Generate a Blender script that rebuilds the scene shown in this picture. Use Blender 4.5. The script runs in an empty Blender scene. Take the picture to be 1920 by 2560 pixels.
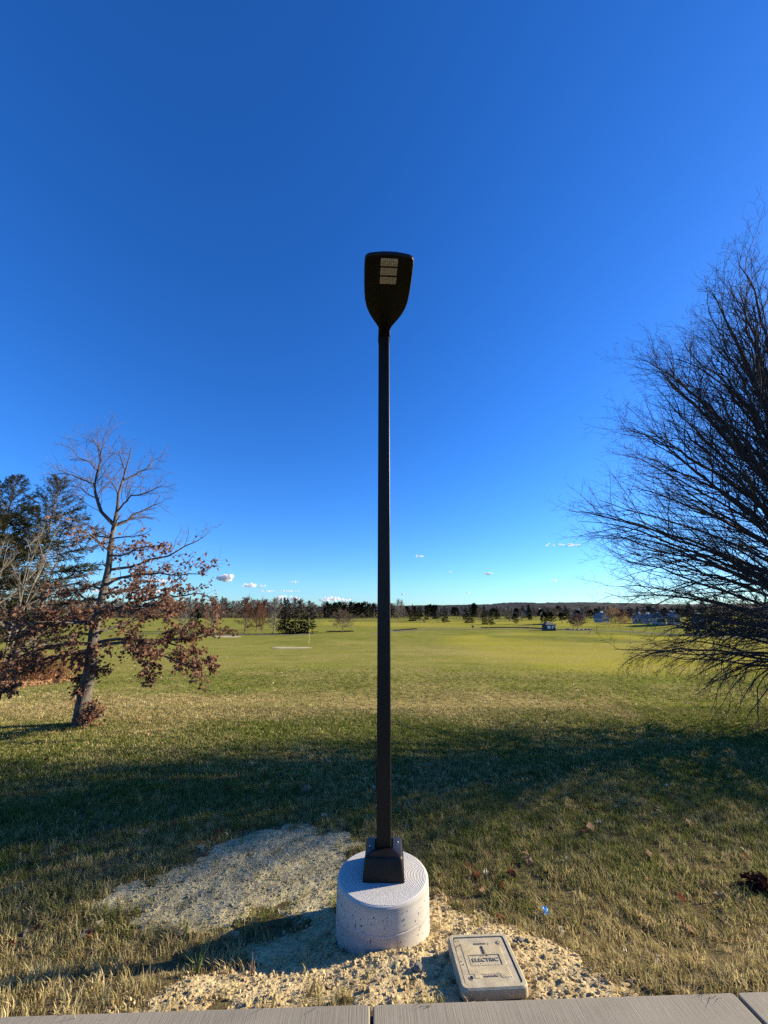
import bpy, bmesh, math, random
import numpy as np
from mathutils import Vector, Matrix

random.seed(7)
RNG = np.random.default_rng(7)
scene = bpy.context.scene
col = scene.collection

# ------------------------------------------------------------------ camera
F = 964.0                      # focal length in photograph pixels (1920 wide)
PITCH = math.radians(14.4)
CH = 1.80
cam_d = bpy.data.cameras.new('camera')
cam_d.sensor_fit = 'HORIZONTAL'
cam_d.sensor_width = 36.0
cam_d.lens = 36.0 * F / 1920.0
cam_d.clip_start = 0.05
cam_d.clip_end = 40000.0
cam = bpy.data.objects.new('camera', cam_d)
cam.location = (0, 0, CH)
cam.rotation_euler = (math.pi / 2 + PITCH, 0, 0)
col.objects.link(cam)
scene.camera = cam

# ------------------------------------------------------------------ light
SUN_AZ = math.radians(16.5)    # ahead of the +X axis
SUN_EL = math.radians(19.5)
SUN_DIR = Vector((math.cos(SUN_AZ) * math.cos(SUN_EL), math.sin(SUN_AZ) * math.cos(SUN_EL), math.sin(SUN_EL)))
world = bpy.data.worlds.new('World')
scene.world = world
world.use_nodes = True
wn = world.node_tree
wn.nodes.clear()
w_out = wn.nodes.new('ShaderNodeOutputWorld')
w_bg = wn.nodes.new('ShaderNodeBackground')
w_sky = wn.nodes.new('ShaderNodeTexSky')
w_sky.sky_type = 'NISHITA'
w_sky.sun_disc = False
w_sky.sun_elevation = SUN_EL
w_sky.sun_rotation = math.pi / 2 - SUN_AZ
w_sky.altitude = 200.0
w_sky.air_density = 1.0
w_sky.dust_density = 0.25
w_sky.ozone_density = 3.0
w_hs = wn.nodes.new('ShaderNodeHueSaturation')
w_hs.inputs['Saturation'].default_value = 1.25
w_bg.inputs['Strength'].default_value = 0.092
wn.links.new(w_sky.outputs[0], w_hs.inputs['Color'])
w_tint = wn.nodes.new('ShaderNodeMix')          # clear, very blue winter air
w_tint.data_type = 'RGBA'; w_tint.blend_type = 'MULTIPLY'
w_tint.inputs[0].default_value = 1.0
w_tint.inputs[7].default_value = (0.40, 0.64, 1.0, 1.0)
wn.links.new(w_hs.outputs[0], w_tint.inputs[6])
wn.links.new(w_tint.outputs[2], w_bg.inputs['Color'])
wn.links.new(w_bg.outputs[0], w_out.inputs['Surface'])

sun_d = bpy.data.lights.new('sun', 'SUN')
sun_d.energy = 5.0
sun_d.angle = math.radians(0.53)
sun_d.color = (1.0, 0.87, 0.66)
sun = bpy.data.objects.new('sun', sun_d)
sun.rotation_euler = SUN_DIR.to_track_quat('Z', 'Y').to_euler()
sun.location = (30, 6, 20)
col.objects.link(sun)

scene.view_settings.view_transform = 'Standard'
scene.view_settings.look = 'None'
scene.view_settings.gamma = 1.0
scene.view_settings.exposure = 1.45
scene.view_settings.use_curve_mapping = False
scene.cycles.use_denoising = False
scene.cycles.max_bounces = 6
scene.cycles.transparent_max_bounces = 8
scene.cycles.volume_bounces = 1

# ------------------------------------------------------------------ helpers
def vnoise(x, y, seed=0):
    x = np.asarray(x, float); y = np.asarray(y, float)
    xi = np.floor(x).astype(np.int64); yi = np.floor(y).astype(np.int64)
    fx = x - xi; fy = y - yi
    fx = fx * fx * (3 - 2 * fx); fy = fy * fy * (3 - 2 * fy)
    def h(a, b):
        n = (a * 374761393 + b * 668265263 + seed * 1442695041) & 0xffffffff
        n = ((n ^ (n >> 13)) * 1274126177) & 0xffffffff
        n = (n ^ (n >> 16)) & 0xffff
        return n / 65535.0
    a = h(xi, yi); b = h(xi + 1, yi); c = h(xi, yi + 1); d = h(xi + 1, yi + 1)
    return (a * (1 - fx) + b * fx) * (1 - fy) + (c * (1 - fx) + d * fx) * fy

def fbm(x, y, seed=0, oct=4):
    s = 0; a = 0.5; t = 0
    for i in range(oct):
        s = s + a * vnoise(x * 2 ** i, y * 2 ** i, seed + i * 17); t += a; a *= 0.5
    return s / t

def smooth(a, b, x):
    t = np.clip((np.asarray(x, float) - a) / (b - a), 0, 1)
    return t * t * (3 - 2 * t)

def gauss(x, y, cx, cy, sx, sy):
    return np.exp(-((x - cx) / sx) ** 2 - ((y - cy) / sy) ** 2)

SWY, SWS = 2.348, 0.034          # far edge of the sidewalk: y = SWY + SWS * x

def G(x, y):
    """ground height"""
    x = np.asarray(x, float); y = np.asarray(y, float)
    d = y - (SWY + SWS * x)
    z = -0.035 - 0.185 * smooth(-0.05, 0.72, d)
    yy = np.clip(y, 3.0, None)
    k = 0.052
    soft = 12.0
    ramp = (yy - 3.0) - soft * np.logaddexp(0, (yy - 75.0) / soft)
    ramp0 = -soft * np.logaddexp(0, (3.0 - 75.0) / soft)
    z = z - k * (ramp - ramp0)
    # heaped soil by the box and in front of the footing
    z = z + 0.10 * gauss(x, y, 0.66, 2.86, 0.40, 0.26) * smooth(0.0, 0.3, d)
    z = z + 0.055 * gauss(x, y, 0.05, 2.74, 0.26, 0.14)
    # lawn undulation
    z = z + 0.05 * (fbm(x * 0.55, y * 0.55, 3, 3) - 0.5) * smooth(3.6, 6.0, y)
    z = z + 0.75 * (fbm(x * 0.035 + 9, y * 0.05, 5, 3) - 0.5) * smooth(14, 45, y) * (1 - 0.6 * smooth(90, 160, y))
    # mounds of the course
    z = z + 0.55 * gauss(x, y, -11.0, 66.0, 9.0, 5.0)
    z = z - 0.50 * gauss(x, y, 42.0, 76.0, 34.0, 5.0)
    z = z + 0.50 * gauss(x, y, 38.0, 90.0, 40.0, 7.0)
    z = z + 1.2 * gauss(x, y, 112.0, 150.0, 30.0, 7.0) + 0.9 * gauss(x, y, 70, 175, 18, 6)
    z = z + 1.0 * gauss(x, y, -30.0, 235.0, 24.0, 8.0) + 1.0 * gauss(x, y, 30.0, 240.0, 26.0, 8.0)
    return z

def gz(x, y):
    return float(G(x, y))

def ray(px, py):
    u = (px - 960.0) / F; v = (1280.0 - py) / F
    return Vector((u, math.cos(PITCH) - v * math.sin(PITCH), math.sin(PITCH) + v * math.cos(PITCH)))

def at(px, py, Y):
    r = ray(px, py); t = Y / r.y
    return Vector((r.x * t, Y, CH + r.z * t))

def on_z(px, py, z):
    r = ray(px, py); t = (z - CH) / r.z
    return Vector((r.x * t, r.y * t, z))

def on_ground(px, py, cap=900.0):
    r = ray(px, py)
    Y = 2.0 * np.exp(np.linspace(0, math.log(cap / 2.0), 4000))
    t = Y / r.y
    d = CH + r.z * t - G(r.x * t, Y)
    k = np.argmax(d < 0) if (d < 0).any() else len(Y) - 1
    return Vector((r.x * t[k], Y[k], gz(r.x * t[k], Y[k])))

def tag(o, label=None, cat=None, group=None, kind=None):
    if label: o['label'] = label
    if cat: o['category'] = cat
    if group: o['group'] = group
    if kind: o['kind'] = kind
    return o

def link(name, me, mat=None, parent=None):
    o = bpy.data.objects.new(name, me)
    col.objects.link(o)
    if mat is not None and me is not None and not me.materials:
        me.materials.append(mat)
    if parent is not None:
        o.parent = parent
    return o

def empty(name, loc=(0, 0, 0), rz=0.0):
    o = bpy.data.objects.new(name, None)
    col.objects.link(o)
    o.location = loc; o.rotation_euler = (0, 0, rz)
    o.empty_display_size = 0.2
    return o

def mesh_np(name, V, faces, sm=False):
    """V (n,3); faces: list of int arrays (m,3) or (m,4)"""
    me = bpy.data.meshes.new(name)
    V = np.asarray(V, np.float32)
    me.vertices.add(len(V)); me.vertices.foreach_set('co', V.ravel())
    faces = [np.asarray(f, np.int32) for f in faces if len(f)]
    loops = np.concatenate([f.ravel() for f in faces])
    tot = np.concatenate([np.full(len(f), f.shape[1], np.int32) for f in faces])
    st = np.concatenate([[0], np.cumsum(tot)[:-1]]).astype(np.int32)
    me.loops.add(len(loops)); me.loops.foreach_set('vertex_index', loops)
    me.polygons.add(len(tot)); me.polygons.foreach_set('loop_start', st)
    me.polygons.foreach_set('use_smooth', np.full(len(tot), sm, bool))
    me.update(calc_edges=True)
    return me

class MB:
    """collects numpy geometry for one mesh"""
    def __init__(s): s.V = []; s.Q = []; s.T = []; s.n = 0
    def add(s, V, Q=None, T=None):
        V = np.asarray(V, float).reshape(-1, 3)
        if Q is not None and len(Q): s.Q.append(np.asarray(Q).reshape(-1, 4) + s.n)
        if T is not None and len(T): s.T.append(np.asarray(T).reshape(-1, 3) + s.n)
        s.V.append(V); s.n += len(V)
    def tubes(s, pts, rad, sides=3):
        pts = np.asarray(pts, float); rad = np.asarray(rad, float)
        n, k, _ = pts.shape
        t = np.gradient(pts, axis=1)
        t /= np.linalg.norm(t, axis=2, keepdims=True) + 1e-9
        ref = np.where(np.abs(t[:, :1, 2:3]) > 0.85, np.array([1.0, 0.05, 0]), np.array([0, 0, 1.0]))
        u = np.cross(t, np.broadcast_to(ref, t.shape)); u /= np.linalg.norm(u, axis=2, keepdims=True) + 1e-9
        w = np.cross(t, u)
        a = np.arange(sides) / sides * 2 * np.pi
        ring = pts[:, :, None, :] + rad[:, :, None, None] * (np.cos(a)[None, None, :, None] * u[:, :, None, :] + np.sin(a)[None, None, :, None] * w[:, :, None, :])
        V = ring.reshape(-1, 3)
        idx = np.arange(n * k * sides).reshape(n, k, sides)
        a0 = idx[:, :-1, :]; a1 = np.roll(a0, -1, 2); b0 = idx[:, 1:, :]; b1 = np.roll(b0, -1, 2)
        s.add(V, Q=np.stack([a0, a1, b1, b0], -1).reshape(-1, 4))
    def tube(s, pts, rad, sides=8):
        s.tubes(np.array(pts, float)[None], np.array(rad, float)[None], sides)
    def box(s, c, h):
        c = np.array(c, float); h = np.array(h, float)
        V = np.array([[x, y, z] for x in (-1, 1) for y in (-1, 1) for z in (-1, 1)]) * h + c
        s.add(V, Q=[[0, 1, 3, 2], [4, 6, 7, 5], [0, 4, 5, 1], [2, 3, 7, 6], [0, 2, 6, 4], [1, 5, 7, 3]])
    def mesh(s, name, sm=False):
        fs = []
        if s.Q: fs.append(np.concatenate(s.Q))
        if s.T: fs.append(np.concatenate(s.T))
        return mesh_np(name, np.concatenate(s.V), fs, sm)

def bm_mesh(name, bm, sm=False):
    me = bpy.data.meshes.new(name)
    bmesh.ops.recalc_face_normals(bm, faces=bm.faces)
    bm.to_mesh(me); bm.free()
    if sm:
        for p in me.polygons: p.use_smooth = True
    return me

def prism(name, loop, z0, z1, bevel=0.0, seg=2, top_scale=None, only_top=True):
    """closed outline (x,y) extruded from z0 to z1"""
    bm = bmesh.new()
    n = len(loop)
    cx = sum(p[0] for p in loop) / n; cy = sum(p[1] for p in loop) / n
    s = top_scale or 1.0
    lo = [bm.verts.new((x, y, z0)) for x, y in loop]
    hi = [bm.verts.new((cx + (x - cx) * s, cy + (y - cy) * s, z1)) for x, y in loop]
    bm.faces.new(lo[::-1]); top = bm.faces.new(hi)
    for i in range(n):
        bm.faces.new((lo[i], lo[(i + 1) % n], hi[(i + 1) % n], hi[i]))
    if bevel:
        es = list(top.edges) if only_top else list(bm.edges)
        bmesh.ops.bevel(bm, geom=es, offset=bevel, segments=seg, profile=0.6, affect='EDGES')
    return bm_mesh(name, bm)

def rrect(hx, hy, r, n=5, cx=0, cy=0):
    out = []
    for qx, qy, a0 in ((1, 1, 0), (-1, 1, 90), (-1, -1, 180), (1, -1, 270)):
        for i in range(n + 1):
            a = math.radians(a0 + 90 * i / n)
            out.append((cx + qx * (hx - r) + r * math.cos(a), cy + qy * (hy - r) + r * math.sin(a)))
    return out

# ------------------------------------------------------------------ materials
def new_mat(name):
    m = bpy.data.materials.new(name); m.use_nodes = True
    nt = m.node_tree; nt.nodes.clear()
    out = nt.nodes.new('ShaderNodeOutputMaterial')
    return m, nt, out

def N(nt, t, **kw):
    n = nt.nodes.new(t)
    for k, v in kw.items():
        if k in n.inputs.keys(): n.inputs[k].default_value = v
        else: setattr(n, k, v)
    return n

def mixc(nt, fac, a, b, bt='MIX'):
    n = nt.nodes.new('ShaderNodeMix'); n.data_type = 'RGBA'; n.blend_type = bt
    for sock, v in ((n.inputs[0], fac), (n.inputs[6], a), (n.inputs[7], b)):
        if isinstance(v, bpy.types.NodeSocket): nt.links.new(v, sock)
        elif isinstance(v, (int, float)): sock.default_value = v
        else: sock.default_value = (*v, 1.0)
    return n.outputs[2]

def ramp(nt, fac, lo, hi):
    n = nt.nodes.new('ShaderNodeMapRange')
    n.inputs[1].default_value = lo; n.inputs[2].default_value = hi
    nt.links.new(fac, n.inputs[0])
    return n.outputs[0]

def noise(nt, scale, detail=4.0, vec=None, rough=0.55):
    n = nt.nodes.new('ShaderNodeTexNoise')
    n.inputs['Scale'].default_value = scale; n.inputs['Detail'].default_value = detail
    n.inputs['Roughness'].default_value = rough
    if vec is not None: nt.links.new(vec, n.inputs['Vector'])
    return n.outputs[0]

def obj_vec(nt, scale=None):
    tc = nt.nodes.new('ShaderNodeTexCoord')
    if scale is None: return tc.outputs['Object']
    mp = nt.nodes.new('ShaderNodeMapping'); mp.inputs['Scale'].default_value = scale
    nt.links.new(tc.outputs['Object'], mp.inputs[0])
    return mp.outputs[0]

def surf(name, c1, c2, scale=5.0, rough=0.8, bump=0.0, bscale=40.0, metal=0.0, spec=0.5, vscale=None, c3=None, s3=30.0, t3=(0.55, 0.7), lo=0.35, hi=0.65, bdist=0.01):
    m, nt, out = new_mat(name)
    v = obj_vec(nt, vscale)
    c = mixc(nt, ramp(nt, noise(nt, scale, 6, v), lo, hi), c1, c2)
    if c3 is not None:
        c = mixc(nt, ramp(nt, noise(nt, s3, 3, v), *t3), c, c3)
    b = N(nt, 'ShaderNodeBsdfPrincipled', Roughness=rough, Metallic=metal)
    b.inputs['Specular IOR Level'].default_value = spec
    nt.links.new(c, b.inputs['Base Color'])
    if bump:
        bp = N(nt, 'ShaderNodeBump', Strength=bump, Distance=bdist)
        nt.links.new(noise(nt, bscale, 5, v), bp.inputs['Height'])
        nt.links.new(bp.outputs[0], b.inputs['Normal'])
    nt.links.new(b.outputs[0], out.inputs[0])
    return m

def leafy(name, c1, c2, trans=0.35, scale=3.0, gloss=0.0, lo=0.3, hi=0.7):
    m, nt, out = new_mat(name)
    v = obj_vec(nt)
    oi = nt.nodes.new('ShaderNodeObjectInfo')
    c = mixc(nt, ramp(nt, noise(nt, scale, 4, v), lo, hi), c1, c2)
    hs = nt.nodes.new('ShaderNodeHueSaturation')
    nt.links.new(ramp_out(nt, oi.outputs['Random'], 0.8, 1.2), hs.inputs['Value'])
    nt.links.new(c, hs.inputs['Color'])
    d = N(nt, 'ShaderNodeBsdfDiffuse'); t = N(nt, 'ShaderNodeBsdfTranslucent')
    nt.links.new(hs.outputs[0], d.inputs[0]); nt.links.new(hs.outputs[0], t.inputs[0])
    mx = N(nt, 'ShaderNodeMixShader'); mx.inputs[0].default_value = trans
    nt.links.new(d.outputs[0], mx.inputs[1]); nt.links.new(t.outputs[0], mx.inputs[2])
    nt.links.new(mx.outputs[0], out.inputs[0])
    return m

def ramp_out(nt, fac, lo, hi):
    n = nt.nodes.new('ShaderNodeMapRange')
    n.inputs[3].default_value = lo; n.inputs[4].default_value = hi
    nt.links.new(fac, n.inputs[0])
    return n.outputs[0]

M = {}
M['bronze'] = surf('dark_bronze_paint', (0.0090, 0.0076, 0.0062), (0.0125, 0.0107, 0.0090), 9, 0.42, 0.05, 260, spec=0.22)
M['black'] = surf('black_plastic', (0.01, 0.01, 0.01), (0.015, 0.015, 0.015), 9, 0.5)
M['steel'] = surf('bolt_steel', (0.35, 0.34, 0.33), (0.5, 0.5, 0.5), 30, 0.35, metal=1.0)
M['bark'] = surf('oak_bark', (0.045, 0.036, 0.029), (0.125, 0.105, 0.083), 9, 0.95, 0.9, 16, vscale=(1, 1, 0.22), c3=(0.05, 0.04, 0.033), s3=22, t3=(0.5, 0.62), bdist=0.02)
M['darkbark'] = surf('dark_twig_bark', (0.035, 0.027, 0.024), (0.07, 0.055, 0.048), 6, 0.85, spec=0.3)
M['greybark'] = surf('grey_bark', (0.11, 0.093, 0.078), (0.19, 0.165, 0.135), 3, 0.95, spec=0.2)
M['woodbark'] = surf('winter_wood_bark', (0.085, 0.066, 0.054), (0.15, 0.12, 0.10), 0.4, 0.95, spec=0.1)
M['palebark'] = surf('pale_bark', (0.10, 0.085, 0.066), (0.185, 0.16, 0.125), 7, 0.95, spec=0.2)
M['brownbark'] = surf('brown_bark', (0.09, 0.065, 0.05), (0.15, 0.11, 0.085), 4, 0.95, spec=0.2)
M['purpletwig'] = surf('purple_twigs', (0.09, 0.045, 0.04), (0.14, 0.08, 0.07), 4, 0.95, spec=0.2)
M['willowtwig'] = surf('orange_willow_twigs', (0.30, 0.17, 0.075), (0.42, 0.25, 0.11), 1, 0.95, spec=0.2)
M['oakleaf'] = leafy('dry_oak_leaf', (0.085, 0.038, 0.026), (0.27, 0.15, 0.095), 0.30, 9.0)
M['rustleaf'] = leafy('rust_oak_crown', (0.085, 0.032, 0.018), (0.17, 0.075, 0.04), 0.25, 1.2)
M['spruce'] = leafy('spruce_needles', (0.007, 0.0115, 0.008), (0.017, 0.023, 0.014), 0.10, 1.4)
M['pine'] = leafy('pine_needles', (0.010, 0.015, 0.008), (0.026, 0.030, 0.014), 0.12, 1.2)
M['olive'] = leafy('olive_spruce_needles', (0.020, 0.023, 0.012), (0.062, 0.060, 0.027), 0.22, 1.1)
M['redstem'] = leafy('red_brown_stems', (0.20, 0.075, 0.035), (0.33, 0.16, 0.075), 0.2, 3.0)
M['brush'] = leafy('dry_brush', (0.12, 0.088, 0.06), (0.22, 0.165, 0.11), 0.2, 0.3)
M['litter'] = leafy('leaf_litter', (0.24, 0.11, 0.055), (0.42, 0.25, 0.13), 0.15, 6.0)
M['paleleaf'] = leafy('pale_dry_leaf', (0.42, 0.34, 0.20), (0.62, 0.54, 0.37), 0.3, 20.0)
M['redleaf'] = leafy('red_brown_leaf', (0.11, 0.034, 0.022), (0.22, 0.095, 0.05), 0.3, 30.0)
M['tanleaf'] = leafy('tan_dry_leaf', (0.26, 0.155, 0.085), (0.40, 0.27, 0.16), 0.3, 30.0)
M['wetleaf'] = leafy('wet_maroon_leaf', (0.018, 0.008, 0.007), (0.06, 0.024, 0.018), 0.1, 30.0)
M['white'] = surf('white_paint', (0.74, 0.74, 0.72), (0.82, 0.82, 0.80), 2, 0.6)
M['bluewall'] = surf('blue_grey_siding', (0.24, 0.26, 0.28), (0.29, 0.31, 0.33), 0.5, 0.7)
M['greywall'] = surf('grey_siding', (0.24, 0.245, 0.25), (0.31, 0.31, 0.32), 0.5, 0.7)
M['tealwall'] = surf('pale_teal_siding', (0.36, 0.46, 0.47), (0.42, 0.51, 0.52), 0.5, 0.7)
M['roof'] = surf('dark_shingle', (0.05, 0.05, 0.055), (0.09, 0.088, 0.09), 3, 0.9)
M['roofgrey'] = surf('grey_shingle', (0.12, 0.12, 0.125), (0.18, 0.175, 0.175), 3, 0.9)
M['glass'] = surf('window_glass', (0.03, 0.035, 0.04), (0.05, 0.055, 0.06), 1, 0.12)
M['hutwall'] = surf('hut_dark_wood', (0.03, 0.026, 0.023), (0.05, 0.042, 0.037), 6, 0.8)
M['yellow'] = surf('yellow_flag_cloth', (0.72, 0.62, 0.07), (0.80, 0.70, 0.10), 5, 0.7)
M['polepaint'] = surf('pale_yellow_flagstick', (0.66, 0.60, 0.30), (0.74, 0.68, 0.36), 5, 0.5)
M['sand'] = surf('bunker_sand', (0.34, 0.28, 0.19), (0.44, 0.37, 0.26), 1.5, 0.95, 0.4, 8, spec=0.0)
M['path'] = surf('cart_path', (0.15, 0.135, 0.105), (0.21, 0.19, 0.15), 0.6, 0.95, spec=0.0)
M['mulch'] = surf('dark_mulch', (0.035, 0.025, 0.02), (0.07, 0.05, 0.036), 4, 0.95)
M['rock'] = surf('grey_rock', (0.13, 0.12, 0.105), (0.24, 0.22, 0.19), 8, 0.9, 0.5, 30, spec=0.1)
M['bluescrap'] = surf('blue_plastic', (0.12, 0.36, 0.62), (0.18, 0.46, 0.72), 20, 0.4)
M['grey_lens'] = None

def lens_mat():
    m, nt, out = new_mat('frosted_led_lens')
    v = obj_vec(nt)
    vo = nt.nodes.new('ShaderNodeTexVoronoi'); vo.inputs['Scale'].default_value = 90
    nt.links.new(v, vo.inputs['Vector'])
    c = mixc(nt, ramp(nt, vo.outputs['Distance'], 0.0, 0.7), (0.66, 0.63, 0.60), (0.40, 0.375, 0.35))
    b = N(nt, 'ShaderNodeBsdfPrincipled', Roughness=0.35)
    nt.links.new(c, b.inputs['Base Color'])
    nt.links.new(b.outputs[0], out.inputs[0])
    return m
M['lens'] = lens_mat()

def concrete_mat():
    m, nt, out = new_mat('footing_concrete')
    v = obj_vec(nt)
    sp = nt.nodes.new('ShaderNodeSeparateXYZ'); nt.links.new(v, sp.inputs[0])
    geo = nt.nodes.new('ShaderNodeNewGeometry')
    sn = nt.nodes.new('ShaderNodeSeparateXYZ'); nt.links.new(geo.outputs['Normal'], sn.inputs[0])
    up = ramp(nt, sn.outputs[2], 0.75, 0.95)
    # side: smooth, pale, banded; top: brushed in rings
    c_side = mixc(nt, ramp(nt, noise(nt, 5, 6, v), 0.3, 0.7), (0.36, 0.335, 0.29), (0.46, 0.43, 0.375))
    mp = nt.nodes.new('ShaderNodeMapping'); mp.inputs['Scale'].default_value = (1.2, 1.2, 26)
    nt.links.new(v, mp.inputs[0])
    c_side = mixc(nt, ramp(nt, noise(nt, 1.0, 3, mp.outputs[0]), 0.45, 0.75), c_side, (0.30, 0.28, 0.245))
    cmb = nt.nodes.new('ShaderNodeCombineXYZ')
    nt.links.new(sp.outputs[0], cmb.inputs[0]); nt.links.new(sp.outputs[1], cmb.inputs[1])
    ln = nt.nodes.new('ShaderNodeVectorMath'); ln.operation = 'LENGTH'; nt.links.new(cmb.outputs[0], ln.inputs[0])
    nd = nt.nodes.new('ShaderNodeMath'); nd.operation = 'MULTIPLY_ADD'
    nt.links.new(noise(nt, 9, 3, v), nd.inputs[0]); nd.inputs[1].default_value = 0.012; nt.links.new(ln.outputs['Value'], nd.inputs[2])
    wv = nt.nodes.new('ShaderNodeMath'); wv.operation = 'MULTIPLY'; nt.links.new(nd.outputs[0], wv.inputs[0]); wv.inputs[1].default_value = 620.0
    sv = nt.nodes.new('ShaderNodeMath'); sv.operation = 'SINE'; nt.links.new(wv.outputs[0], sv.inputs[0])
    fine = noise(nt, 160, 4, v)
    hs = nt.nodes.new('ShaderNodeMath'); hs.operation = 'MULTIPLY_ADD'
    nt.links.new(sv.outputs[0], hs.inputs[0]); hs.inputs[1].default_value = 0.28; nt.links.new(fine, hs.inputs[2])
    c_top = mixc(nt, ramp(nt, fine, 0.35, 0.65), (0.40, 0.385, 0.35), (0.53, 0.51, 0.465))
    c = mixc(nt, up, c_side, c_top)
    b = N(nt, 'ShaderNodeBsdfPrincipled', Roughness=0.85)
    b.inputs['Specular IOR Level'].default_value = 0.25
    nt.links.new(c, b.inputs['Base Color'])
    bp = N(nt, 'ShaderNodeBump', Strength=0.8, Distance=0.004)
    hm = nt.nodes.new('ShaderNodeMix'); nt.links.new(up, hm.inputs[0]); hm.inputs[2].default_value = 0.0
    nt.links.new(hs.outputs[0], hm.inputs[3]); nt.links.new(hm.outputs[0], bp.inputs['Height'])
    nt.links.new(bp.outputs[0], b.inputs['Normal'])
    nt.links.new(b.outputs[0], out.inputs[0])
    return m
M['concrete'] = concrete_mat()
M['pit'] = surf('air_pocket', (0.06, 0.055, 0.048), (0.11, 0.10, 0.09), 30, 0.95)

def sidewalk_mat():
    m, nt, out = new_mat('broomed_sidewalk')
    v = obj_vec(nt)
    mp = nt.nodes.new('ShaderNodeMapping'); mp.inputs['Scale'].default_value = (240, 6, 1)
    nt.links.new(v, mp.inputs[0])
    broom = noise(nt, 1.0, 3, mp.outputs[0])
    c = mixc(nt, ramp(nt, noise(nt, 3.2, 6, v), 0.3, 0.7), (0.165, 0.142, 0.098), (0.232, 0.202, 0.142))
    c = mixc(nt, ramp(nt, noise(nt, 38, 5, v), 0.55, 0.75), c, (0.185, 0.155, 0.12))
    c = mixc(nt, ramp(nt, broom, 0.35, 0.65), c, mixc(nt, 0.25, c, (0.42, 0.37, 0.29)))
    c = mixc(nt, ramp(nt, noise(nt, 120, 2, v), 0.70, 0.78), c, (0.10, 0.09, 0.08))
    b = N(nt, 'ShaderNodeBsdfPrincipled', Roughness=0.9)
    nt.links.new(c, b.inputs['Base Color'])
    bp = N(nt, 'ShaderNodeBump', Strength=0.55, Distance=0.003)
    nt.links.new(broom, bp.inputs['Height']); nt.links.new(bp.outputs[0], b.inputs['Normal'])
    nt.links.new(b.outputs[0], out.inputs[0])
    return m
M['sidewalk'] = sidewalk_mat()
M['polymer'] = surf('box_polymer_concrete', (0.32, 0.268, 0.165), (0.43, 0.365, 0.235), 16, 0.85, 0.5, 240, c3=(0.24, 0.21, 0.17), s3=60, t3=(0.55, 0.75), bdist=0.002)

def ground_mat():
    m, nt, out = new_mat('golf_lawn')
    v = obj_vec(nt)
    def attr(n):
        a = nt.nodes.new('ShaderNodeAttribute'); a.attribute_name = n; return a.outputs['Fac']
    green = mixc(nt, ramp(nt, noise(nt, 0.35, 6, v), 0.3, 0.7), (0.140, 0.158, 0.024), (0.205, 0.218, 0.040))
    dry = mixc(nt, ramp(nt, noise(nt, 3.0, 5, v), 0.3, 0.7), (0.24, 0.180, 0.060), (0.38, 0.30, 0.120))
    fair = mixc(nt, ramp(nt, noise(nt, 0.12, 5, v), 0.3, 0.7), (0.255, 0.240, 0.026), (0.320, 0.290, 0.040))
    # streaky mottling, longer across the slope
    mp = nt.nodes.new('ShaderNodeMapping'); mp.inputs['Scale'].default_value = (0.5, 1.5, 1)
    nt.links.new(v, mp.inputs[0])
    st = noise(nt, 1.3, 8, mp.outputs[0], 0.7)
    ma = nt.nodes.new('ShaderNodeMath'); ma.operation = 'MULTIPLY_ADD'
    nt.links.new(st, ma.inputs[0]); ma.inputs[1].default_value = 1.5; 
    sb = nt.nodes.new('ShaderNodeMath'); sb.operation = 'SUBTRACT'; nt.links.new(attr('dry'), sb.inputs[0]); sb.inputs[1].default_value = 0.75
    nt.links.new(sb.outputs[0], ma.inputs[2]); ma.use_clamp = True
    c = mixc(nt, attr('fair'), green, fair)
    c = mixc(nt, ma.outputs[0], c, dry)
    fine = noise(nt, 9.0, 8, v, 0.75)
    mf = nt.nodes.new('ShaderNodeMath'); mf.operation = 'MULTIPLY_ADD'; nt.links.new(attr('fair'), mf.inputs[0]); mf.inputs[1].default_value = -0.22; mf.inputs[2].default_value = 0.36
    c = mixc(nt, ramp(nt, fine, 0.3, 0.62), mixc(nt, mf.outputs[0], c, (0.06, 0.055, 0.018)), c)
    thatch = mixc(nt, ramp(nt, noise(nt, 45, 6, v, 0.7), 0.35, 0.65), (0.050, 0.038, 0.022), (0.15, 0.115, 0.060))
    c = mixc(nt, attr('thatch'), c, thatch)
    b = N(nt, 'ShaderNodeBsdfDiffuse', Roughness=0.0)
    nt.links.new(c, b.inputs['Color'])
    bp = N(nt, 'ShaderNodeBump', Strength=0.7, Distance=0.02)
    nt.links.new(noise(nt, 5.0, 8, v, 0.75), bp.inputs['Height'])
    bp2 = N(nt, 'ShaderNodeBump', Strength=0.8, Distance=0.012)
    nt.links.new(noise(nt, 70.0, 5, v, 0.7), bp2.inputs['Height']); nt.links.new(bp.outputs[0], bp2.inputs['Normal'])
    nt.links.new(bp2.outputs[0], b.inputs['Normal'])
    nt.links.new(b.outputs[0], out.inputs[0])
    return m
M['ground'] = ground_mat()

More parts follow.
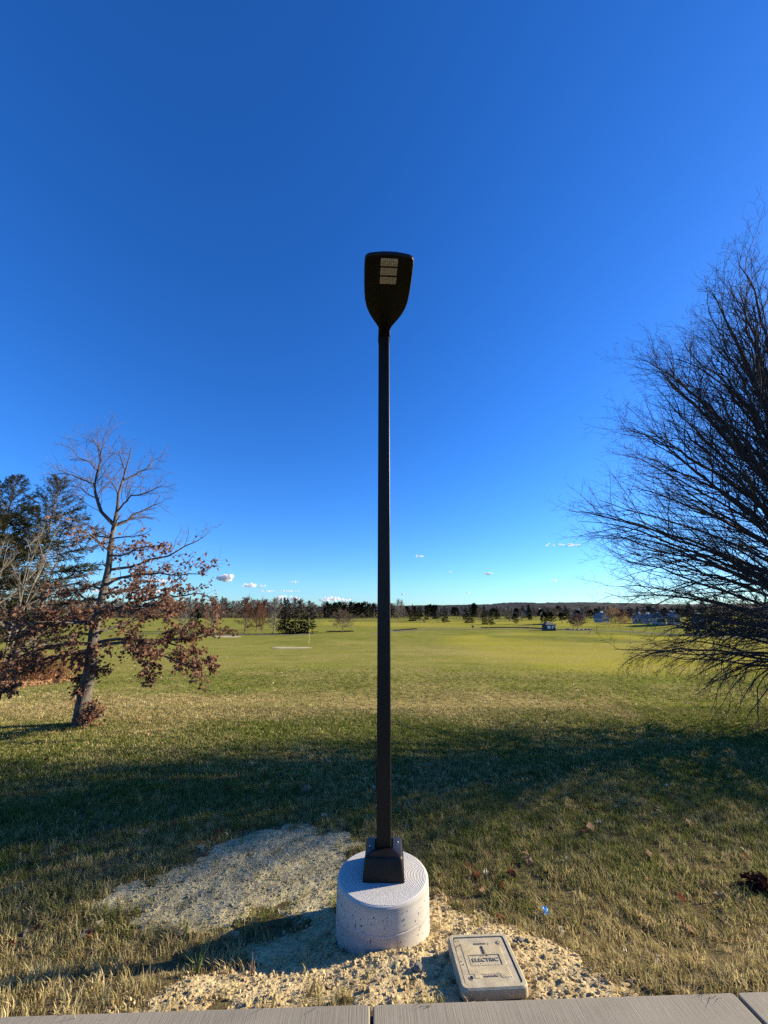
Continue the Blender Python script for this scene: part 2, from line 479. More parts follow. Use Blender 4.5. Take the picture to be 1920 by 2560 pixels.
def grass_mat():
    m, nt, out = new_mat('grass_blades')
    a = nt.nodes.new('ShaderNodeAttribute'); a.attribute_type = 'INSTANCER'; a.attribute_name = 'dry'
    oi = nt.nodes.new('ShaderNodeObjectInfo')
    g = mixc(nt, oi.outputs['Random'], (0.066, 0.095, 0.013), (0.165, 0.195, 0.034))
    d = mixc(nt, oi.outputs['Random'], (0.22, 0.165, 0.065), (0.62, 0.50, 0.24))
    c = mixc(nt, a.outputs['Fac'], g, d)
    df = N(nt, 'ShaderNodeBsdfDiffuse'); t = N(nt, 'ShaderNodeBsdfTranslucent')
    nt.links.new(c, df.inputs[0]); nt.links.new(c, t.inputs[0])
    mx = N(nt, 'ShaderNodeMixShader'); mx.inputs[0].default_value = 0.35
    nt.links.new(df.outputs[0], mx.inputs[1]); nt.links.new(t.outputs[0], mx.inputs[2])
    gl = N(nt, 'ShaderNodeBsdfGlossy', Roughness=0.45)
    m2 = N(nt, 'ShaderNodeMixShader'); m2.inputs[0].default_value = 0.006
    nt.links.new(mx.outputs[0], m2.inputs[1]); nt.links.new(gl.outputs[0], m2.inputs[2])
    nt.links.new(m2.outputs[0], out.inputs[0])
    return m
M['grass'] = grass_mat()
M['soil'] = surf('dry_tan_soil', (0.38, 0.285, 0.135), (0.54, 0.42, 0.22), 7, 0.98, 0.9, 75, c3=(0.20, 0.145, 0.085), s3=26, t3=(0.56, 0.74), spec=0.1, bdist=0.012)
M['greysoil'] = surf('grey_tan_soil', (0.31, 0.265, 0.14), (0.44, 0.38, 0.215), 7, 0.98, 0.9, 75, c3=(0.15, 0.115, 0.075), s3=26, t3=(0.56, 0.74), spec=0.1, bdist=0.012)

# ------------------------------------------------------------------ zones on the lawn
def poly_px(pts):
    return [tuple(on_ground(x, y)[:2]) for x, y in pts]

def sdf_poly(x, y, poly):
    """positive inside, metres"""
    x = np.asarray(x, float); y = np.asarray(y, float)
    P = np.array(poly); dmin = np.full(x.shape, 1e9); inside = np.zeros(x.shape, bool)
    for i in range(len(P)):
        a = P[i]; b = P[(i + 1) % len(P)]
        e = b - a; L = (e * e).sum() + 1e-12
        t = np.clip(((x - a[0]) * e[0] + (y - a[1]) * e[1]) / L, 0, 1)
        dmin = np.minimum(dmin, np.hypot(x - a[0] - t * e[0], y - a[1] - t * e[1]))
        c = ((a[1] > y) != (b[1] > y)) & (x < (b[0] - a[0]) * (y - a[1]) / (b[1] - a[1] + 1e-12) + a[0])
        inside ^= c
    return np.where(inside, dmin, -dmin)

SOIL_A = [(-1.25, 2.33), (-1.12, 2.60), (-0.86, 2.84), (-0.60, 3.04), (-0.25, 3.35), (0.25, 3.38), (0.55, 3.35), (0.86, 3.14), (1.08, 2.88), (1.22, 2.62), (1.20, 2.38), (0.4, 2.33)]
SOIL_B = [(-2.02, 3.30), (-1.95, 3.62), (-1.62, 4.10), (-1.12, 4.45), (-0.62, 4.62), (-0.30, 4.40), (-0.28, 3.95), (-0.22, 3.42), (-0.55, 3.20), (-0.95, 3.22), (-1.4, 3.12)]

def soil_mask(x, y):
    w = 0.30 * (fbm(x * 5, y * 5, 31, 5) - 0.5) * 2
    a = sdf_poly(x, y, SOIL_A) + w; b = sdf_poly(x, y, SOIL_B) + w
    return a, b

FAIR_R = poly_px([(1085, 1668), (1250, 1640), (1180, 1600), (1290, 1584), (1700, 1597), (2100, 1606), (2100, 1690), (1700, 1688), (1340, 1676)])
FAIR_R = poly_px([(1090, 1640), (1120, 1612), (1080, 1592), (1290, 1580), (1700, 1590), (2200, 1600), (2200, 1692), (1700, 1686), (1340, 1676), (1190, 1660)])
FAIR_F = poly_px([(800, 1562), (985, 1568), (1340, 1566), (1900, 1572), (1900, 1556), (1340, 1552), (985, 1556), (800, 1552)])
SWALE = poly_px([(1215, 1588), (1350, 1588), (1500, 1594), (1660, 1605), (1560, 1610), (1450, 1605), (1330, 1598), (1230, 1594)])
def fair_mask(x, y):
    w = 6.0 * (fbm(x * 0.06, y * 0.06, 41, 3) - 0.5)
    m = smooth(-2.5, 6.0, sdf_poly(x, y, FAIR_R) + w * 1.1) * (0.72 + 0.28 * smooth(0.3, 0.7, fbm(x * 0.05, y * 0.12, 43, 3)))
    m2 = smooth(-2, 4, sdf_poly(x, y, FAIR_F) + w) * 0.75
    m3 = smooth(-1.0, 0.8, sdf_poly(x, y, SWALE) + w * 0.25)
    return np.maximum(m * (1 - m3), m2)

def dry_mask(x, y):
    d = y - (SWY + SWS * x)
    n = fbm(x * 0.9, y * 0.9, 51, 4) - 0.5
    n2 = fbm(x * 0.18 + 7, y * 0.35, 53, 4) - 0.5
    v = 0.20 + 0.07 * smooth(9.0, 5.0, y)
    v = v + 0.62 * smooth(1.05, 0.35, d) * (0.6 + 0.4 * smooth(0.5, -1.0, x) + 0.1 * smooth(1, 3, x))
    v = v + 0.22 * smooth(2.6, 1.2, d)
    v = v + 0.62 * gauss(0 * x, y, 0, 11.6, 1, 2.3) * smooth(7.5, 3.5, np.abs(x + 3.5) * 0.6)
    v = v + 0.18 * smooth(8, 4, y) * 0
    v = v + 0.25 * gauss(x, y, 5, 45, 7, 10)
    v = v + 0.20 * smooth(14, 30, y) * smooth(90, 45, y) * 0.6
    n3 = fbm(x * 3.4, y * 3.4, 57, 3) - 0.5
    v = v + n * 0.75 + n2 * 0.60 + n3 * 0.5 * smooth(12, 6, y)
    return np.clip(v, 0, 1)

# ------------------------------------------------------------------ ground sheet
def axis(lo, hi, c, a, n):
    t0 = math.asinh((lo - c) / a); t1 = math.asinh((hi - c) / a)
    return c + a * np.sinh(np.linspace(t0, t1, n))
gx = axis(-7000, 7000, 0, 2.2, 430)
gy = axis(-80, 9000, 4.0, 2.2, 470)
X, Y = np.meshgrid(gx, gy)
Z = G(X, Y)
Z = Z - 0.03 * (Y < SWY + SWS * X)
far = np.hypot(X, Y)
V = np.stack([X, Y, Z], -1).reshape(-1, 3)
idx = np.arange(X.size).reshape(X.shape)
Q = np.stack([idx[:-1, :-1], idx[:-1, 1:], idx[1:, 1:], idx[1:, :-1]], -1).reshape(-1, 4)
me = mesh_np('ground', V, [Q], True)
def vattr(me, name, val):
    a = me.attributes.new(name, 'FLOAT', 'POINT'); a.data.foreach_set('value', np.asarray(val, np.float32).ravel())
vattr(me, 'dry', dry_mask(X, Y)); vattr(me, 'fair', fair_mask(X, Y)); vattr(me, 'thatch', 0.9 * smooth(10.0, 5.5, Y))
ground = tag(link('ground', me, M['ground']), kind='structure')

# ------------------------------------------------------------------ sidewalk
sw = empty('sidewalk', (0, 0, 0), math.atan(SWS)); tag(sw, kind='structure')
edge_y = SWY * math.cos(math.atan(SWS))
joints = [-5.30, -3.52, -1.70, 0.02, 1.79, 3.55, 5.30]
W = 1.62
for i in range(len(joints) - 1):
    a, b = joints[i] + 0.007, joints[i + 1] - 0.007
    lp = rrect((b - a) / 2, W / 2, 0.018, 3)
    s = link('slab', prism('slab', lp, -0.10, 0.0, 0.010, 3), M['sidewalk'], sw)
    s.location = ((a + b) / 2, edge_y - W / 2, RNG.uniform(-0.002, 0.002))
bed = MB(); bed.box((0, edge_y - W / 2, -0.10), (5.28, W / 2 - 0.02, 0.045))
link('joint_bed', bed.mesh('joint_bed'), M['mulch'], sw)

# ------------------------------------------------------------------ concrete footing
FX, FY, FZ = -0.008, 3.125, 0.085
FB = -0.40
def lathe(prof, seg=96):
    r = np.array([p[0] for p in prof]); z = np.array([p[1] for p in prof])
    a = np.linspace(0, 2 * np.pi, seg, endpoint=False)
    Vv = np.stack([np.outer(r, np.cos(a)), np.outer(r, np.sin(a)), np.repeat(z[:, None], seg, 1)], -1)
    k = len(prof); ii = np.arange(k * seg).reshape(k, seg)
    q = np.stack([ii[:-1], np.roll(ii[:-1], -1, 1), np.roll(ii[1:], -1, 1), ii[1:]], -1).reshape(-1, 4)
    return Vv.reshape(-1, 3), q
footing = empty('concrete_footing', (FX, FY, FB))
H = FZ - FB
prof = [(0.3065, 0.0), (0.3065, H - 0.142), (0.3035, H - 0.139), (0.3030, H - 0.136), (0.3065, H - 0.132), (0.3055, H - 0.03), (0.3045, H - 0.027), (0.3055, H - 0.024), (0.3045, H - 0.014), (0.298, H - 0.005), (0.288, H), (0.14, H + 0.001), (0.001, H + 0.002)]
def hold(pr, e=0.0008):
    out = []
    for i, p in enumerate(pr):                          # support rings keep the edges crisp under smooth shading
        for j in (i - 1, i + 1):
            if j == i - 1 and j >= 0 or j == i + 1:
                if j == i + 1: out.append(p)
                if 0 <= j < len(pr):
                    L = math.hypot(pr[j][0] - p[0], pr[j][1] - p[1])
                    if L > 4 * e: out.append((p[0] + (pr[j][0] - p[0]) * e / L, p[1] + (pr[j][1] - p[1]) * e / L))
    return out
mb = MB(); v_, q_ = lathe(hold(prof)); mb.add(v_, Q=q_)
link('cylinder', mb.mesh('footing_cylinder', True), M['concrete'], footing)
tag(footing, 'round pale concrete footing with brushed top under the lamp post', 'footing')
mb = MB()
for i in range(230):                                   # air pockets, tiny discs let into the skin
    a = RNG.uniform(0, 2 * np.pi); z = H - RNG.uniform(0.035, 0.30); r = RNG.choice([0.002, 0.0028, 0.004, 0.0055], p=[.4, .3, .2, .1])
    sy = RNG.choice([1, 1.3, 2.2]); k = 7
    th = np.linspace(0, 2 * np.pi, k, endpoint=False) + RNG.uniform(0, 1)
    rr = r * RNG.uniform(0.7, 1.2, k)
    aa = a + rr * np.cos(th) / 0.3065; zz = z + rr * np.sin(th) * sy
    R0 = 0.3072
    Vd = np.stack([R0 * np.cos(aa), R0 * np.sin(aa), zz], -1)
    Vd = np.vstack([Vd, [[(R0 - 0.0012) * np.cos(a), (R0 - 0.0012) * np.sin(a), z]]])
    mb.add(Vd, T=[[j, (j + 1) % k, k] for j in range(k)])
tag(link('air_pockets', mb.mesh('air_pockets'), M['pit'], footing), kind='stuff')

# ------------------------------------------------------------------ lamp post
LX, LY = 0.0, 3.165
lamp = empty('lamp_post', (LX, LY, FZ + 0.002), math.radians(-1.2))
tag(lamp, 'dark bronze square lamp post with flat shoebox head on the concrete footing', 'lamp post')
z0 = FZ + 0.002
def lz(z): return z - z0
# base cover: tapered shroud with a low hipped top
bm = bmesh.new()
rings = [(0.1385, 0.0, 0.016), (0.136, 0.035, 0.018), (0.1265, 0.118, 0.022), (0.121, 0.131, 0.022), (0.112, 0.1375, 0.022), (0.062, 0.152, 0.006)]
prev = None
for h, z, r in rings:
    cur = [bm.verts.new((x, y, z)) for x, y in rrect(h, h, r, 5)]
    if prev:
        for i in range(len(cur)):
            bm.faces.new((prev[i], prev[(i + 1) % len(cur)], cur[(i + 1) % len(cur)], cur[i]))
    prev = cur
cover = link('base_cover', bm_mesh('base_cover', bm, True), M['bronze'], lamp)
for sx, sy in ((0.095, 0.03), (-0.095, -0.02)):
    mb = MB(); v_, q_ = lathe([(0.0062, -0.004), (0.0062, 0.003), (0.004, 0.0055), (0.0005, 0.006)], 12)
    mb.add(v_ + np.array([sx, sy, 0.1435]), Q=q_)
    link('screw', mb.mesh('screw', True), M['steel'], cover)
# shaft
PT = lz(4.385)
pole = link('pole', prism('pole', rrect(0.0508, 0.0508, 0.0085, 4), 0.02, PT, 0.004, 2), M['bronze'], lamp)
for p in pole.data.polygons: p.use_smooth = False
hh = link('hand_hole_cover', prism('hand_hole_cover', rrect(0.033, 0.080, 0.012, 4), 0, 0.0075, 0.002, 2), M['bronze'], pole)
hh.rotation_euler = (math.pi / 2, 0, -math.pi / 2); hh.location = (-0.0505, 0.002, lz(0.648))
cap = link('pole_cap', prism('pole_cap', rrect(0.054, 0.054, 0.01, 4), PT - 0.004, PT + 0.012, 0.004, 2), M['bronze'], pole)
# luminaire: paddle outline reaching from the pole top toward the sidewalk
prof = [(-0.055, 0.050), (0.02, 0.051), (0.075, 0.053), (0.12, 0.063), (0.17, 0.088), (0.23, 0.121), (0.29, 0.149), (0.36, 0.172), (0.43, 0.184), (0.50, 0.189), (0.60, 0.191), (0.72, 0.190), (0.80, 0.187), (0.840, 0.182), (0.854, 0.170), (0.863, 0.148), (0.870, 0.11), (0.877, 0.06), (0.879, 0.0)]
right = [(w, -s) for s, w in prof]
left = [(-w, -s) for s, w in reversed(prof[:-1])]
outl = right + left
n = len(outl)
bm = bmesh.new()
lay = [(0.0, 0.965), (0.006, 0.99), (0.016, 1.0), (0.040, 1.0), (0.058, 0.975), (0.070, 0.92), (0.078, 0.80), (0.081, 0.5)]
prev = None
cyy = -0.42
for zz, s in lay:
    cur = []
    for x, y in outl:
        d = 0.186 * (1 - s)
        # inset by an even margin rather than by scale
        vx = x - math.copysign(min(abs(x), d), x)
        vy = y + (d if y < -0.80 else (-d * 0.3 if y > 0 else 0))
        thick = 0.75 + 0.30 * smooth(-0.05, 0.40, -y) - 0.45 * smooth(0.55, 0.88, -y)
        cur.append(bm.verts.new((vx, vy, zz * float(thick))))
    if prev is None:
        bm.faces.new(cur[::-1])
    else:
        for i in range(n):
            bm.faces.new((prev[i], prev[(i + 1) % n], cur[(i + 1) % n], cur[i]))
    prev = cur
bm.faces.new(prev)
head = link('lamp_head', bm_mesh('lamp_head', bm), M['bronze'], lamp)
HZ = lz(4.352)
head.location = (0, 0, HZ)
head.rotation_euler = (math.radians(0), 0, math.radians(4.0))
# light panels let into the underside
for k, sc in enumerate((0.815, 0.733, 0.650)):
    fr = link('led_panel', prism('led_panel', rrect(0.0645, 0.0325, 0.004, 3, 0, -sc), -0.004, 0.003, 0.0), M['lens'], head)
    mb = MB()
    for ix in range(8):
        for iy in range(3):
            v_, q_ = lathe([(0.0068, 0.0), (0.0062, -0.0028), (0.004, -0.0046), (0.0004, -0.0052)], 10)
            mb.add(v_ + np.array([-0.0545 + ix * 0.01557, -sc - 0.020 + iy * 0.020, -0.0042]), Q=q_)
    tag(link('lens_dimples', mb.mesh('lens_dimples', True), M['lens'], fr), kind='stuff')
mb = MB()
for sx in (-1, 1):
    mb2 = MB(); v_, q_ = lathe([(0.006, 0.003), (0.006, -0.003), (0.0005, -0.004)], 10)
    mb2.add(v_ + np.array([sx * 0.03, -0.10, 0]), Q=q_)
    link('screw', mb2.mesh('head_screw', True), M['black'], head)
sens = link('mounting_collar', prism('mounting_collar', rrect(0.056, 0.060, 0.01, 4), -0.035, 0.03, 0.004), M['bronze'], head)
sens.location = (0, 0, -0.0)

# ------------------------------------------------------------------ electric box
bx0 = Vector((0.540, 2.590, 0.0))
ebox = empty('electric_box', (bx0.x, bx0.y, -0.13), math.radians(3.6))
ebox.rotation_euler = (math.radians(-0.5), math.radians(0.6), math.radians(3.6))
tag(ebox, 'square tan in-ground box with lid reading ELECTRIC, set in bare soil by sidewalk', 'utility box')
TZ = 0.13
hx = 0.1685
bm = bmesh.new()
o_lo = [bm.verts.new((x, y, -0.05)) for x, y in rrect(hx + 0.004, hx + 0.004, 0.03, 6)]
o_hi = [bm.verts.new((x, y, TZ - 0.007)) for x, y in rrect(hx, hx, 0.028, 6)]
o_tp = [bm.verts.new((x, y, TZ)) for x, y in rrect(hx - 0.006, hx - 0.006, 0.024, 6)]
i_tp = [bm.verts.new((x, y, TZ)) for x, y in rrect(hx - 0.0215, hx - 0.0215, 0.014, 6)]
i_lo = [bm.verts.new((x, y, TZ - 0.03)) for x, y in rrect(hx - 0.023, hx - 0.023, 0.013, 6)]
for A, B in ((o_lo, o_hi), (o_hi, o_tp), (o_tp, i_tp), (i_tp, i_lo)):
    for i in range(len(A)):
        bm.faces.new((A[i], A[(i + 1) % len(A)], B[(i + 1) % len(A)], B[i]))
bm.faces.new(i_lo)
link('box_rim', bm_mesh('box_rim', bm), M['polymer'], ebox)
lid = link('lid', prism('lid', rrect(hx - 0.0265, hx - 0.0265, 0.012, 6), TZ - 0.028, TZ - 0.004, 0.0025, 2), M['polymer'], ebox)
LT = TZ - 0.004
lh = hx - 0.0265
# diagonal tread ribs
mb = MB()
rw = 0.0021
for k in range(-40, 41):
    c = k * 0.0078
    # clip line x - y = c to the square |x|,|y| < 0.108, skipping the name plate and slot strip
    seg = []
    xs = np.linspace(-0.108, 0.108, 220); ys = xs - c
    ok = (np.abs(ys) < 0.108) & ~((np.abs(xs) < 0.083) & (np.abs(ys + 0.004) < 0.031)) & ~((np.abs(xs) < 0.011) & (ys > 0.02) & (ys < 0.09)) \
        & ~((np.abs(xs) < 0.044) & (np.abs(ys - 0.1) < 0.012)) & ~((np.abs(xs) < 0.05) & (np.abs(ys + 0.1) < 0.012)) \
        & ~((xs > 0.085) & (ys > 0.085)) & ~((xs < -0.085) & (ys < -0.085))
    i = 0
    while i < len(xs):
        if ok[i]:
            j = i
            while j + 1 < len(xs) and ok[j + 1]: j += 1
            if j - i > 4: seg.append((xs[i], ys[i], xs[j], ys[j]))
            i = j + 1
        else: i += 1
    for x0, y0, x1, y1 in seg:
        nx, ny = rw * 0.707, -rw * 0.707
        Vr = []
        for (px_, py_) in ((x0, y0), (x1, y1)):
            Vr += [(px_ - nx, py_ - ny, LT - 0.0005), (px_ - nx * 0.5, py_ - ny * 0.5, LT + 0.0022), (px_ + nx * 0.5, py_ + ny * 0.5, LT + 0.0022), (px_ + nx, py_ + ny, LT - 0.0005)]
        mb.add(Vr, Q=[[0, 1, 5, 4], [1, 2, 6, 5], [2, 3, 7, 6], [0, 3, 2, 1], [4, 5, 6, 7]])
tag(link('tread_ribs', mb.mesh('tread_ribs'), M['polymer'], lid), kind='stuff')
# raised border of the name plate
mb = MB()
mb.box((0, 0.0285, LT + 0.001), (0.085, 0.0013, 0.0018)); mb.box((0, -0.0365, LT + 0.001), (0.085, 0.0013, 0.0018))
mb.box((-0.0837, -0.004, LT + 0.001), (0.0013, 0.0312, 0.0018)); mb.box((0.0837, -0.004, LT + 0.001), (0.0013, 0.0312, 0.0018))
link('name_plate_border', mb.mesh('name_plate_border'), M['polymer'], lid)

def text_mesh(name, body, size, extr, parent, loc, mat, sx=1.0):
    cu = bpy.data.curves.new(name, 'FONT'); cu.body = body; cu.size = size; cu.extrude = extr
    cu.align_x = 'CENTER'; cu.align_y = 'CENTER'
    tmp = bpy.data.objects.new(name + '_src', cu); col.objects.link(tmp)
    dg = bpy.context.evaluated_depsgraph_get()
    me = bpy.data.meshes.new_from_object(tmp.evaluated_get(dg))
    bpy.data.objects.remove(tmp); bpy.data.curves.remove(cu)
    o = link(name, me, None, parent); me.materials.clear(); me.materials.append(mat)
    o.location = loc; o.scale = (sx, 1, 1)
    return o
M['letter'] = surf('worn_letter', (0.13, 0.115, 0.09), (0.19, 0.17, 0.135), 60, 0.9)
text_mesh('lettering', 'ELECTRIC', 0.031, 0.0013, lid, (0, -0.004, LT + 0.001), M['letter'], 1.06)
text_mesh('lettering', 'OLDCASTLE', 0.0125, 0.001, lid, (0, -0.1, LT + 0.001), M['letter'], 1.1)
text_mesh('lettering', 'SYNERTECH', 0.0125, 0.001, lid, (0, 0.1, LT + 0.001), M['letter'], 1.0)
sl = link('lifting_slot', prism('lifting_slot', rrect(0.0048, 0.0245, 0.004, 4), LT - 0.006, LT + 0.0008), M['black'], lid)
sl.location = (0, 0.058, 0)
mb = MB()
mb.tubes(np.array([[(0.0085 * math.cos(a), 0.058 + (0.020 if math.sin(a) > 0 else -0.020) + 0.0085 * math.sin(a), LT + 0.0005) for a in np.linspace(0, 2 * np.pi, 17)]]), np.full((1, 17), 0.0013), 5)
link('slot_rim', mb.mesh('slot_rim', True), M['polymer'], lid)
for sx in (-1, 1):
    mb = MB(); v_, q_ = lathe([(0.0005, 0.0), (0.0105, 0.0)], 20); mb.add(v_ + np.array([0, 0, LT + 0.0006]), Q=q_)
    o = link('bolt_hole', mb.mesh('bolt_hole'), M['black'], lid); o.location = (sx * 0.105, sx * 0.105, 0)
    mb = MB(); a = np.linspace(0, 2 * np.pi, 21); mb.tubes(np.stack([0.0118 * np.cos(a), 0.0118 * np.sin(a), 0 * a + LT + 0.0005], -1)[None], np.full((1, 21), 0.0016), 5)
    link('rim', mb.mesh('hole_rim', True), M['polymer'], o)
    if sx > 0:
        mb = MB(); v_, q_ = lathe([(0.006, 0.0), (0.006, 0.0022), (0.0005, 0.003)], 6); mb.add(v_ + np.array([0.001, -0.001, LT + 0.0006]), Q=q_)
        link('bolt', mb.mesh('lid_bolt'), M['polymer'], o)

bmr = bmesh.new(); mb = MB(); rg = np.random.default_rng(12)
for i in range(70):
    x, y = (rg.normal(-0.13, 0.018), rg.uniform(-0.03, 0.14)) if i < 40 else ((rg.normal(0.0, 0.02), rg.normal(0.008, 0.015)) if i < 55 else (rg.uniform(-0.12, 0.12), rg.uniform(-0.12, 0.12)))
    r = rg.uniform(0.001, 0.0036)
    t_ = np.array([(1, 0, 0), (-0.5, 0.87, 0), (-0.5, -0.87, 0), (0, 0, 1.1), (0, 0, -0.6)]) * r * rg.uniform(0.6, 1.4, (5, 1)) + [x, y, LT + 0.001]
    mb.add(t_, T=[[0, 1, 3], [1, 2, 3], [2, 0, 3], [1, 0, 4], [2, 1, 4], [0, 2, 4]])
bmr.free()
tag(link('soil_crumbs', mb.mesh('soil_crumbs'), M['soil'], lid), kind='stuff')

# ------------------------------------------------------------------ bare soil
def soil_height(x, y, m):
    l = fbm(x * 11, y * 11, 61, 3) - 0.5
    s = fbm(x * 42, y * 42, 67, 3) - 0.5
    r = 1 - np.abs(2 * fbm(x * 22 + 5, y * 22, 71, 3) - 1)
    return G(x, y) + 0.002 + 0.022 * l + 0.013 * s + 0.010 * (r - 0.6)

def soil_patch(name, x0, x1, y0, y1, which, mat, step, amp):
    xs = np.arange(x0, x1, step); ys = np.arange(y0, y1, step)
    Xs, Ys = np.meshgrid(xs, ys)
    a, b = soil_mask(Xs, Ys)
    m = a if which == 0 else b
    k = smooth(-0.09, 0.10, m)
    Zs = G(Xs, Ys) + (soil_height(Xs, Ys, m) - G(Xs, Ys)) * amp * smooth(-0.05, 0.15, m) + 0.004 * k - 0.03 * (1 - smooth(-0.12, 0.02, m))
    d = Ys - (SWY + SWS * Xs)
    Zs = np.minimum(Zs, np.where(d < 0.02, -0.055, -0.012 + 0.25 * d))
    fr = np.hypot(Xs - FX, Ys - FY)
    Zs = np.where(fr < 0.27, Zs - 0.1, Zs)
    ctr = math.radians(3.6)
    ux = (Xs - bx0.x) * math.cos(ctr) + (Ys - bx0.y) * math.sin(ctr); uy = -(Xs - bx0.x) * math.sin(ctr) + (Ys - bx0.y) * math.cos(ctr)
    inb = np.maximum(np.abs(ux), np.abs(uy))
    lim = -0.048 + 0.03 * smooth(-0.15, 0.17, uy) + 0.22 * np.clip(inb - 0.172, 0, 1)
    Zs = np.where(inb < 0.45, np.minimum(Zs, lim), Zs)
    Zs = np.where(inb < 0.15, Zs - 0.12, Zs)
    ii = np.arange(Xs.size).reshape(Xs.shape)
    Qs = np.stack([ii[:-1, :-1], ii[:-1, 1:], ii[1:, 1:], ii[1:, :-1]], -1)
    keep = (m[:-1, :-1] > -0.2)
    Qs = Qs[keep].reshape(-1, 4)
    used, inv = np.unique(Qs, return_inverse=True)
    Vs = np.stack([Xs, Ys, Zs], -1).reshape(-1, 3)[used]
    o = link(name, mesh_np(name, Vs, [inv.reshape(-1, 4)], True), mat)
    return o, (Xs, Ys, Zs, m)
sA, dA = soil_patch('bare_soil', -1.6, 1.35, 2.30, 3.60, 0, M['soil'], 0.0085, 1.0)
tag(sA, kind='structure')
sB, dB = soil_patch('bare_soil', -2.35, -0.05, 2.95, 4.85, 1, M['greysoil'], 0.011, 0.75)
tag(sB, kind='structure')

def rock_mesh(name, seed, sub=1, rough=0.35):
    bm = bmesh.new(); bmesh.ops.create_icosphere(bm, subdivisions=sub, radius=1.0)
    r = random.Random(seed)
    for v in bm.verts:
        v.co *= 1 + r.uniform(-rough, rough)
    return bm
def scatter_clods(name, data, n, mat, smin, smax, seed):
    Xs, Ys, Zs, m = data
    bm = rock_mesh('c', seed); base = np.array([v.co[:] for v in bm.verts]); tri = np.array([[v.index for v in f.verts] for f in bm.faces]); bm.free()
    ok = np.argwhere((m > -0.11) & (Ys > SWY + SWS * Xs + 0.02))
    r = np.random.default_rng(seed)
    pk = ok[r.integers(0, len(ok), n)]
    P = np.stack([Xs[pk[:, 0], pk[:, 1]], Ys[pk[:, 0], pk[:, 1]], Zs[pk[:, 0], pk[:, 1]]], -1)
    P[:, :2] += r.uniform(-0.005, 0.005, (n, 2))
    P[:, 2] = np.maximum(P[:, 2], G(P[:, 0], P[:, 1]) + 0.001)
    me_ = m[pk[:, 0], pk[:, 1]]; P = P[r.random(n) < np.interp(me_, [-0.11, 0.05], [0.12, 1.0])]
    good = (np.hypot(P[:, 0] - FX, P[:, 1] - FY) > 0.315) & (np.maximum(np.abs(P[:, 0] - bx0.x), np.abs(P[:, 1] - bx0.y)) > 0.192)
    P = P[good]; k = len(P)
    s = smin * (smax / smin) ** (r.random(k) ** 2.8)
    an = r.uniform(0, 6.28, k); ca, sa = np.cos(an), np.sin(an)
    sc = s[:, None] * r.uniform(0.6, 1.3, (k, 3))
    B = base[None] * sc[:, None, :] * (1 + r.uniform(-0.25, 0.25, (k, len(base), 1)))
    Bx = B[..., 0] * ca[:, None] - B[..., 1] * sa[:, None]; By = B[..., 0] * sa[:, None] + B[..., 1] * ca[:, None]
    Vv = np.stack([Bx, By, B[..., 2]], -1) + P[:, None, :] + np.array([0, 0, 1.0]) * (s * 0.35)[:, None, None]
    T = tri[None] + (np.arange(k) * len(base))[:, None, None]
    return link(name, mesh_np(name, Vv.reshape(-1, 3), [T.reshape(-1, 3)], False), mat)
tag(scatter_clods('soil_clods', dA, 9000, M['soil'], 0.0018, 0.0115, 5), 'crumbly tan soil clods around the footing and box', 'soil', kind='stuff')
tag(scatter_clods('soil_clods', dB, 9000, M['greysoil'], 0.0018, 0.0078, 6), 'crumbly grey tan soil clods in the bare patch behind the footing', 'soil', kind='stuff')

# ------------------------------------------------------------------ grass
def tuft(name, seed, n=13, spread=0.035, hmin=0.03, hmax=0.07, w=0.0042, lean=0.55):
    r = np.random.default_rng(seed)
    mb = MB()
    for i in range(n):
        a = r.uniform(0, 6.28); rad = spread * math.sqrt(r.random())
        b = np.array([rad * math.cos(a), rad * math.sin(a), -0.006])
        h = r.uniform(hmin, hmax); la = r.uniform(0, 6.28); le = h * r.uniform(0.15, lean * 1.6)
        d = np.array([math.cos(la), math.sin(la), 0]); s = np.array([-d[1], d[0], 0])
        ww = w * r.uniform(0.7, 1.25)
        p1 = b + d * le * 0.25 + np.array([0, 0, h * 0.55]); p2 = b + d * le + np.array([0, 0, h * r.uniform(0.75, 1.0)])
        mb.add([b - s * ww / 2, b + s * ww / 2, p1 + s * ww * 0.42, p1 - s * ww * 0.42, p2], Q=[[0, 1, 2, 3]], T=[[3, 2, 4]])
    me = mb.mesh(name); me.materials.append(M['grass'])
    return bpy.data.objects.new(name, me)
tufts_near = [tuft('grass_tuft_near', 10 + i) for i in range(5)]
tufts_far = [tuft('grass_tuft_far', 30 + i, 11, 0.07, 0.028, 0.062, 0.011) for i in range(4)]

